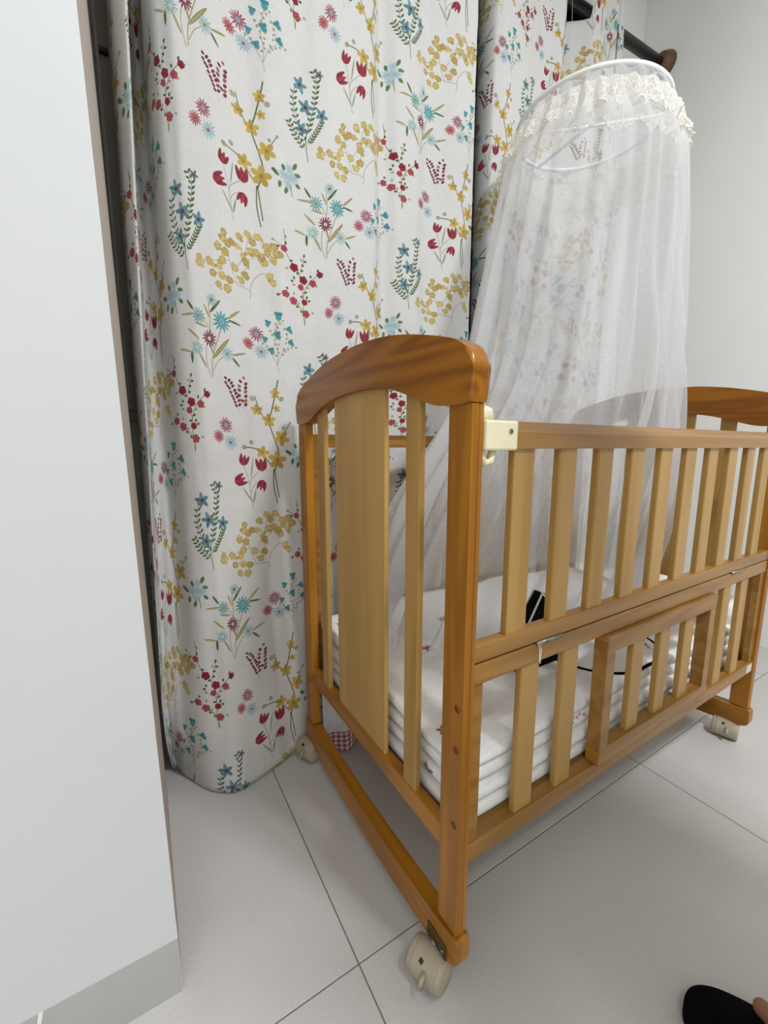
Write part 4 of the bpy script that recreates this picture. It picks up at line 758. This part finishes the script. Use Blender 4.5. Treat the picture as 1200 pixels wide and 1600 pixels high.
# ------------------------------------------------------------------ bedding
def slab(name, b, r, amp, seed, label, cat, group=None, cuts=26, fn=None):
    x0, x1, y0, y1, z0, z1 = b; c = Vector(((x0 + x1) / 2, (y0 + y1) / 2, (z0 + z1) / 2)); h = Vector(((x1 - x0) / 2, (y1 - y0) / 2, (z1 - z0) / 2))
    bm = bmesh.new(); bmesh.ops.create_cube(bm, size=2.0)
    bmesh.ops.subdivide_edges(bm, edges=bm.edges[:], cuts=cuts, use_grid_fill=True)
    for v in bm.verts:
        p = Vector((v.co.x * h.x, v.co.y * h.y, v.co.z * h.z))
        # denser rows near the rims
        q = Vector((max(-h.x + r, min(h.x - r, p.x)), max(-h.y + r, min(h.y - r, p.y)), max(-h.z + r, min(h.z - r, p.z))))
        d = p - q
        if d.length > 1e-7: p = q + d.normalized() * r
        p += c
        k = noise.noise((p.x * 7 + seed, p.y * 7, p.z * 10 + seed)); k2 = noise.noise((p.x * 22, p.y * 22 + seed, p.z * 30)); k3 = noise.noise((p.x * 55, p.y * 55 + seed, p.z * 70))
        n_ = (p - c); n_ = Vector((n_.x / h.x ** 2, n_.y / h.y ** 2, n_.z / h.z ** 2)).normalized()
        p += n_ * amp * (.9 * k + .5 * k2 + .2 * k3)
        if fn: p = fn(p)
        v.co = p
    for v in bm.verts:
        k = (v.co.z - (Z - .60)) / .10
        v.co.z += max(0, k) * (.009 * noise.noise((v.co.x * 4.5, v.co.y * 4, 11)) - .004 * sm(.55, 1.0, v.co.x))
    bm.normal_update(); uvl = bm.loops.layers.uv.new('UVMap')
    for f in bm.faces:
        n_ = f.normal; ay = abs(n_.x) > .7
        for l in f.loops:
            p = l.vert.co; l[uvl].uv = ((p.x + p.z) / .45, p.y / .45) if ay else (p.x / .45, (p.y + p.z + .03) / .45)
    o = fin(name, bm, M_BED, None, True)
    return tag(o, label, cat, group)
IX0, IX1, IY0, IY1 = .030, CL - .032, .031, CW - .034
slab('mattress', (IX0, IX1, IY0, IY1, Z - .6085, Z - .577), .0145, .0035, 1, 'thin white mattress at the bottom of the bedding stack in the crib', 'mattress')
slab('folded_quilt', (IX0 + .004, IX1 - .012, IY0 - .002, IY1, Z - .5755, Z - .545), .0145, .0045, 14, 'white folded quilt lying directly on the mattress in the crib', 'quilt')
slab('folded_quilt', (IX0 + .002, IX1 - .028, IY0 + .003, IY1, Z - .543, Z - .513), .0145, .0045, 31, 'white folded quilt, upper of the stacked layers in the crib', 'quilt')
def rise(x, y): return .040 * sm(.10, .48, y) + .005 * noise.noise((x * 5, y * 5, 2)) + .004 * noise.noise((x * 14, y * 11, 7))
def hump(p):
    p.z += rise(p.x, p.y) * (1 if p.z > Z - .50 else .55); return p
slab('bed_sheet', (IX0 - .001, IX1 - .04, IY0 + .001, IY1, Z - .5115, Z - .490), .0105, .003, 52, 'rumpled white sheet covering the top of the bedding stack', 'sheet', fn=hump)
def pil(p):
    return p
slab('pillow', (.995, CL - .032, .040, .30, Z - .490, Z - .395), .040, .006, 77, 'small white sprigged pillow standing at the far end of the crib', 'pillow')

# round cover with a black elastic rim lying on the bedding
cc = Vector((.573, .160, Z - .4855))
def dome(i, j):
    th = 2 * pi * i / 56; r = j / 14; x = cc.x + cos(th) * r * .153; y = max(.0365, cc.y + sin(th) * r * .128)
    z = .036 * (1 - r ** 2.2) * (1 + .25 * noise.noise((cos(th) * 2 * r, sin(th) * 2 * r, 4))) + rise(x, y)
    return (x, y, cc.z + z)
dm = grid('round_cover', 56, 14, dome, M_BED, uv=lambda i, j: (.5 + cos(2 * pi * i / 56) * j / 14 * .5, .55 + sin(2 * pi * i / 56) * j / 14 * .43), closed_u=True)
tag(dm, 'soft white round cover with a black corded rim on the crib bedding', 'cover')
bm = bmesh.new(); tube(bm, [Vector(dome(i, 14)) + Vector((0, 0, .001)) for i in range(56)], .0034, 8, True); fin('cord_rim', bm, M_BLACKCLOTH, dm, True)

# black bag leaning inside the net
bm = bmesh.new(); prism(bm, [(.300, .378), (.425, .378), (.450, .452), (.353, .551), (.272, .424)], 'y', .150, .178, .006, 2)
bag = fin('bag', bm, M_BLACKCLOTH); tag(bag, 'small black bag with pale edges propped on the crib bedding before the net', 'bag')
bm = bmesh.new(); tube(bm, [(.270, .149, .424), (.3525, .149, .5525), (.451, .149, .452)], .0022, 8); fin('piping', bm, M_BAR, bag)

# gingham-edged cloth hanging below the back of the bed
def ginghammat():
    m, nt, b = newmat('gingham_edge_cloth')
    uv = N(nt, 'ShaderNodeUVMap'); uv.uv_map = 'UVMap'; sp = N(nt, 'ShaderNodeSeparateXYZ'); nt.links.new(uv.outputs[0], sp.inputs[0])
    outs = []
    for ax in (0, 1):
        a = N(nt, 'ShaderNodeMath', operation='MULTIPLY'); a.inputs[1].default_value = 1 / .0135; nt.links.new(sp.outputs[ax], a.inputs[0])
        f = N(nt, 'ShaderNodeMath', operation='FRACT'); nt.links.new(a.outputs[0], f.inputs[0])
        g_ = N(nt, 'ShaderNodeMath', operation='LESS_THAN'); g_.inputs[1].default_value = .5; nt.links.new(f.outputs[0], g_.inputs[0]); outs.append(g_.outputs[0])
    s_ = N(nt, 'ShaderNodeMath', operation='ADD'); nt.links.new(outs[0], s_.inputs[0]); nt.links.new(outs[1], s_.inputs[1])
    h = N(nt, 'ShaderNodeMath', operation='MULTIPLY'); h.inputs[1].default_value = .5; nt.links.new(s_.outputs[0], h.inputs[0])
    c = ramp(nt, h.outputs[0], [(0, srgb(222, 200, 198)), (.5, srgb(184, 136, 142)), (1, srgb(136, 74, 84))])
    lt = N(nt, 'ShaderNodeMath', operation='LESS_THAN'); lt.inputs[1].default_value = .058; nt.links.new(sp.outputs[1], lt.inputs[0])
    mx = N(nt, 'ShaderNodeMix', data_type='RGBA'); nt.links.new(lt.outputs[0], mx.inputs[0]); mx.inputs[6].default_value = srgb(206, 206, 204); nt.links.new(c, mx.inputs[7])
    nt.links.new(mx.outputs[2], b.inputs['Base Color']); b.inputs['Roughness'].default_value = .9
    return m
def ging(i, j):
    a, b_ = i / 16, j / 24
    x = .024 + .105 * a; z0 = .012 + .022 * max(0, a - .62) * 2.6
    z = z0 + (Z - .634 - z0) * b_; y = .575 + .012 * sin(a * 7) * (1 - b_ * .7) - .01 * (1 - b_)
    return (x, y, z)
gg = grid('cloth', 16, 24, ging, ginghammat(), uv=lambda i, j: (.105 * i / 16, .215 * j / 24))
tag(gg, 'white cloth with a red gingham hem hanging under the crib', 'cloth')

# ------------------------------------------------------------------ mosquito net on its hoop
HC = Vector((.895, .500)); HZ, HR = 1.81, .208
net = empty('crib_canopy', (HC.x, HC.y, Z - .46), 'sheer white net canopy with a cream lace frill hanging from a hoop over the crib', 'canopy')
L_ = lambda x, y, z: (x - HC.x, y - HC.y, z - (Z - .46))
bm = bmesh.new(); tube(bm, [L_(HC.x + HR * cos(t), HC.y + HR * sin(t), HZ) for t in [2 * pi * k / 72 for k in range(72)]], .0062, 10, True)
hoop = fin('hoop', bm, M_WHITEPL, net, True)
for an in (radians(136), radians(83)):
    bm = bmesh.new(); dx, dy = HR * cos(an), HR * sin(an)
    tube(bm, [L_(HC.x - dx, HC.y - dy, HZ - .004), L_(HC.x + dx, HC.y + dy, HZ - .004)], .0048, 8); fin('hoop_bar', bm, M_WHITEPL, hoop, True)
NK = [(0, .895, .50, .209, .209, 2.0, 1.805), (.06, .888, .488, .222, .216, 2.0, 1.73), (.13, .862, .462, .262, .228, 2.0, 1.63), (.36, .800, .425, .305, .232, 2.0, 1.30), (.57, .725, .385, .338, .235, 2.1, 1.00),
      (.78, .610, .365, .428, .222, 2.5, .70), (.94, .575, .390, .462, .190, 3.0, .455), (1.0, .570, .390, .470, .192, 3.2, .432)]
NT, NS = 420, 84
def netp(i, j):
    th = 2 * pi * i / NT; s = j / NS
    cx, cy, a, b_, n_, z = interp(NK, s)
    c, s_ = cos(th), sin(th)
    rr = (abs(c) ** n_ + abs(s_) ** n_) ** (-1 / n_)
    A = .020 + .075 * min(1, s * 1.6)
    ph = 1.3 * s + .6 * noise.noise((c * 1.5, s_ * 1.5, s * 2))
    f = 1 + A * (.6 * sin(19 * th + ph * 3) + .5 * sin(31 * th - ph * 4 + 1) + .35 * noise.noise((c * 6, s_ * 6, s * 1.2)))
    if s > .86: z += .012 * noise.noise((c * 5, s_ * 5, s * 9))
    x = cx + a * c * rr * f; y = cy + b_ * s_ * rr * f
    if z < 1.06: x = min(1.076, max(.034, x)); y = min(.594, max(.034, y))
    if s > .9: z = max(z, .418 + .016 * (y > .3))
    return L_(x, y, z)
grid('net', NT, NS, netp, M_NET, net, closed_u=True)
# gathered lace frill
def lace(i, j, layer):
    n = 900; th = 2 * pi * i / n; v = j / 8
    g1 = sin(th * 34 + 1.9 * sin(th * 5) + layer * 2); g2 = noise.noise((cos(th) * 7 + layer * 5, sin(th) * 7, v * 1.0))
    g3 = noise.noise((cos(th) * 20 + layer * 5, sin(th) * 20, v * 3))
    drop = (.108 if layer == 0 else .076) * (1 + .22 * noise.noise((cos(th) * 3, sin(th) * 3, layer))) + .011 * abs(sin(th * 26 + layer))
    up_ = .040 if layer == 0 else .034
    r = HR + .010 + (.024 + .014 * layer) * v + v ** .8 * (.007 * g1 + .013 * g2 + .006 * g3)
    z = HZ - up_ - drop * v + .012 * v * g3 + .010 * v * g1 * (1 - v) + (.014 * sin(pi * min(1, v * 1.5)) if layer else 0)
    a = th + .018 * v * g2
    return L_(HC.x + r * cos(a), HC.y + r * sin(a), z)
for layer in (0, 1):
    fr = grid('lace_frill', 900, 8, lambda i, j: lace(i, j, layer), M_LACE, net, uv=lambda i, j: (i / 900 * 230, j * .95), closed_u=True)
    bm = bmesh.new(); tube(bm, [lace(i, 8, layer) for i in range(0, 900)], .0016, 5, True); fin('lace_edge', bm, M_LACEEDGE, fr, True)
    bm = bmesh.new(); tube(bm, [lace(i, 4, layer) for i in range(0, 900)], .0010, 4, True); fin('lace_edge', bm, M_LACEEDGE, fr, True)
# two cords that hang the hoop from the rod
bm = bmesh.new()
for an, xr in ((radians(75), 1.16), (radians(50), 1.20)):
    tube(bm, [L_(HC.x + HR * cos(an), HC.y + HR * sin(an), HZ), L_(xr, RY - .022, RZ - .075)], .0005, 4)
fin('hanging_cord', bm, M_WHITEPL, net)

# ------------------------------------------------------------------ foot in a black slipper at the bottom right
def outline(n=66):
    pts = []
    K = [(.262, -.238), (.264, -.222), (.271, -.207), (.283, -.197), (.299, -.1925), (.316, -.1935), (.331, -.200), (.346, -.213), (.359, -.231), (.370, -.251), (.379, -.272), (.386, -.298), (.388, -.33), (.380, -.38), (.369, -.42),
         (.352, -.452), (.326, -.465), (.298, -.452), (.283, -.41), (.275, -.35), (.267, -.295), (.263, -.262), (.262, -.238)]
    K = [(q, *p) for q, p in enumerate(K)]
    for k in range(n): pts.append(tuple(interp(K, 22 * k / n)))
    return pts
SL = outline(); sc0 = Vector((.322, -.33, 0))
slip = bpy.data.objects.new('slipper', None); COL.objects.link(slip); slip.location = sc0
tag(slip, 'black open slipper on the floor at the bottom right corner', 'slipper')
bm = bmesh.new(); prism(bm, [(x - sc0.x, y - sc0.y) for x, y in SL], 'z', .001, .022, .006, 3); fin('sole', bm, M_BLACKCLOTH, slip, True)
def strap(i, j):
    a = pi * i / 20; v = j / 10; y = -.318 - .070 * v
    return (.322 + .064 * cos(a) - sc0.x, y - sc0.y + .012 * sin(a), .014 + .075 * sin(a) ** .8 * (1 + .25 * v))
so = grid('strap', 20, 10, strap, M_BLACKCLOTH, slip); sd = so.modifiers.new('thickness', 'SOLIDIFY'); sd.thickness = .004

def skinned(name, nodes, edges, mat, parent=None, levels=2, root=0):
    me = bpy.data.meshes.new(name); me.from_pydata([n[:3] for n in nodes], edges, [])
    o = bpy.data.objects.new(name, me); COL.objects.link(o); me.materials.append(mat)
    if parent: o.parent = parent
    sk = o.modifiers.new('skin', 'SKIN'); sk.use_smooth_shade = True
    for i, n in enumerate(nodes):
        d = me.skin_vertices[0].data[i]; rx = n[3]; ry = n[4] if len(n) > 4 else n[3]; d.radius = (rx, ry); d.use_root = (i == root)
    sb = o.modifiers.new('sub', 'SUBSURF'); sb.levels = levels; sb.render_levels = levels
    return o
FZ = .024
def person():
    n, e = [], []
    def add(p, r, par=None):
        n.append((*p, *(r if isinstance(r, tuple) else (r,)))); i = len(n) - 1
        if par is not None: e.append((par, i))
        return i
    pel = add((.44, -.68, .95), (.145, .11))
    ab = add((.43, -.63, 1.10), (.135, .10), pel); ch = add((.41, -.56, 1.26), (.150, .11), ab); up = add((.39, -.51, 1.36), (.10, .08), ch)
    nk = add((.374, -.478, 1.425), .050, up)
    jw = add((.358, -.440, 1.475), (.058, .066), nk); hd = add((.345, -.425, 1.535), (.072, .086), jw); h2 = add((.336, -.428, 1.600), (.076, .092), hd); add((.332, -.438, 1.650), (.060, .074), h2)
    ns = add((.322, -.352, 1.525), .014, hd)
    for s in (-1, 1): add((.345 + s * .078, -.428 + s * .012, 1.535), .013, hd)
    for s in (-1, 1):
        hip = add((.44 + s * .09, -.67, .87), .088, pel)
        if s < 0:
            kn = add((.345, -.555, .50), .056, hip); cf = add((.330, -.520, .33), .052, kn); an = add((.323, -.440, .095), .034, cf)
            add((.323, -.462, .050), .028, an); mf = add((.325, -.392, .062), (.036, .026), an); bl = add((.328, -.328, .045), (.042, .018), mf)
            toes = [((.3555, -.282), (.3655, -.254), .0135), ((.336, -.296), (.340, -.276), .0088), ((.320, -.300), (.322, -.284), .0082), ((.306, -.306), (.305, -.293), .0078), ((.294, -.314), (.291, -.303), .0072)]
            for (a, b, r) in toes:
                t = add((*a, FZ + r + .007), r, bl); add((*b, FZ + r - .001), r * .92, t)
        else:
            kn = add((.575, -.66, .49), .056, hip); cf = add((.58, -.69, .32), .052, kn); an = add((.585, -.715, .09), .034, cf)
            add((.585, -.74, .048), .028, an); mf = add((.592, -.64, .058), (.036, .026), an); bl = add((.598, -.57, .038), (.042, .018), mf)
            for k, r in enumerate((.0118, .0088, .0082, .0078, .0072)):
                t = add((.575 + .0145 * k, -.538 - .006 * k, .024 + .004), r, bl); add((.574 + .0155 * k, -.512 - .010 * k, .016), r * .92, t)
        sh = add((.40 + s * .165, -.52, 1.345 + s * .01), .058, up); el = add((.41 + s * .24, -.62, 1.09), .042, sh); wr = add((.40 + s * .20, -.60, .90), .028, el)
        pm = add(((.40 + s * .195), -0.585, .845), (.036, .018), wr)
        for k, (dx, ln) in enumerate(((-.028, .062), (-.010, .076), (.009, .072), (.027, .058))):
            f1 = add(((.40 + s * .195) + dx, -0.578, .800), .0088, pm); add(((.40 + s * .195) + dx * 1.05, -0.566, .800 - ln * .8), .0075, f1)
        th = add((.40 + s * .165, -0.560, .850), .0105, pm); add((.40 + s * .155, -0.548, .815), .009, th)
    o = skinned('person', n, e, M_SKIN)
    tag(o, 'person standing with a bare left foot in a black slipper, only the toes in view', 'person')
    # trousers and shirt follow the body
    t = [(.438, -.655, 1.05, .160, .124), (.44, -.68, .95, .164, .130), (.355, -.67, .86, .100), (.345, -.555, .50, .072), (.330, -.520, .30, .068), (.325, -.470, .15, .062), (.525, -.67, .86, .100), (.575, -.66, .49, .072), (.58, -.69, .30, .068), (.585, -.712, .14, .062)]
    skinned('trousers', t, [(0, 1), (1, 2), (2, 3), (3, 4), (4, 5), (1, 6), (6, 7), (7, 8), (8, 9)], M_TROUSER, o)
    t = [(.44, -.68, .915, .172, .142), (.44, -.675, .98, .170, .138), (.437, -.65, 1.06, .166, .130), (.425, -.61, 1.15, .164, .128), (.41, -.56, 1.26, .168, .128), (.39, -.51, 1.36, .108, .092), (.235, -.52, 1.335, .072), (.195, -.575, 1.20, .064), (.565, -.52, 1.355, .072), (.61, -.575, 1.20, .064)]
    skinned('shirt', t, [(0, 1), (1, 2), (2, 3), (3, 4), (4, 5), (5, 6), (6, 7), (5, 8), (8, 9)], M_SHIRT, o)
    skinned('hair', [(.352, -.470, 1.520, .070, .055), (.345, -.462, 1.580, .088, .085), (.336, -.446, 1.640, .086, .098), (.332, -.445, 1.672, .066, .080)], [(0, 1), (1, 2), (2, 3)], M_HAIR, o)
    for s in (-1, 1):
        bm = bmesh.new(); bmesh.ops.create_uvsphere(bm, u_segments=12, v_segments=8, radius=.011); bm.transform(Matrix.Translation((.325 + s * .030, -.352 + s * .006, 1.556))); fin('eye', bm, M_HAIR, o, True)
    bm = bmesh.new(); tube(bm, [(.303, -.366, 1.489), (.326, -.357, 1.487), (.349, -.359, 1.489)], .0052, 8); fin('mouth', bm, M_NAIL, o, True)
person()
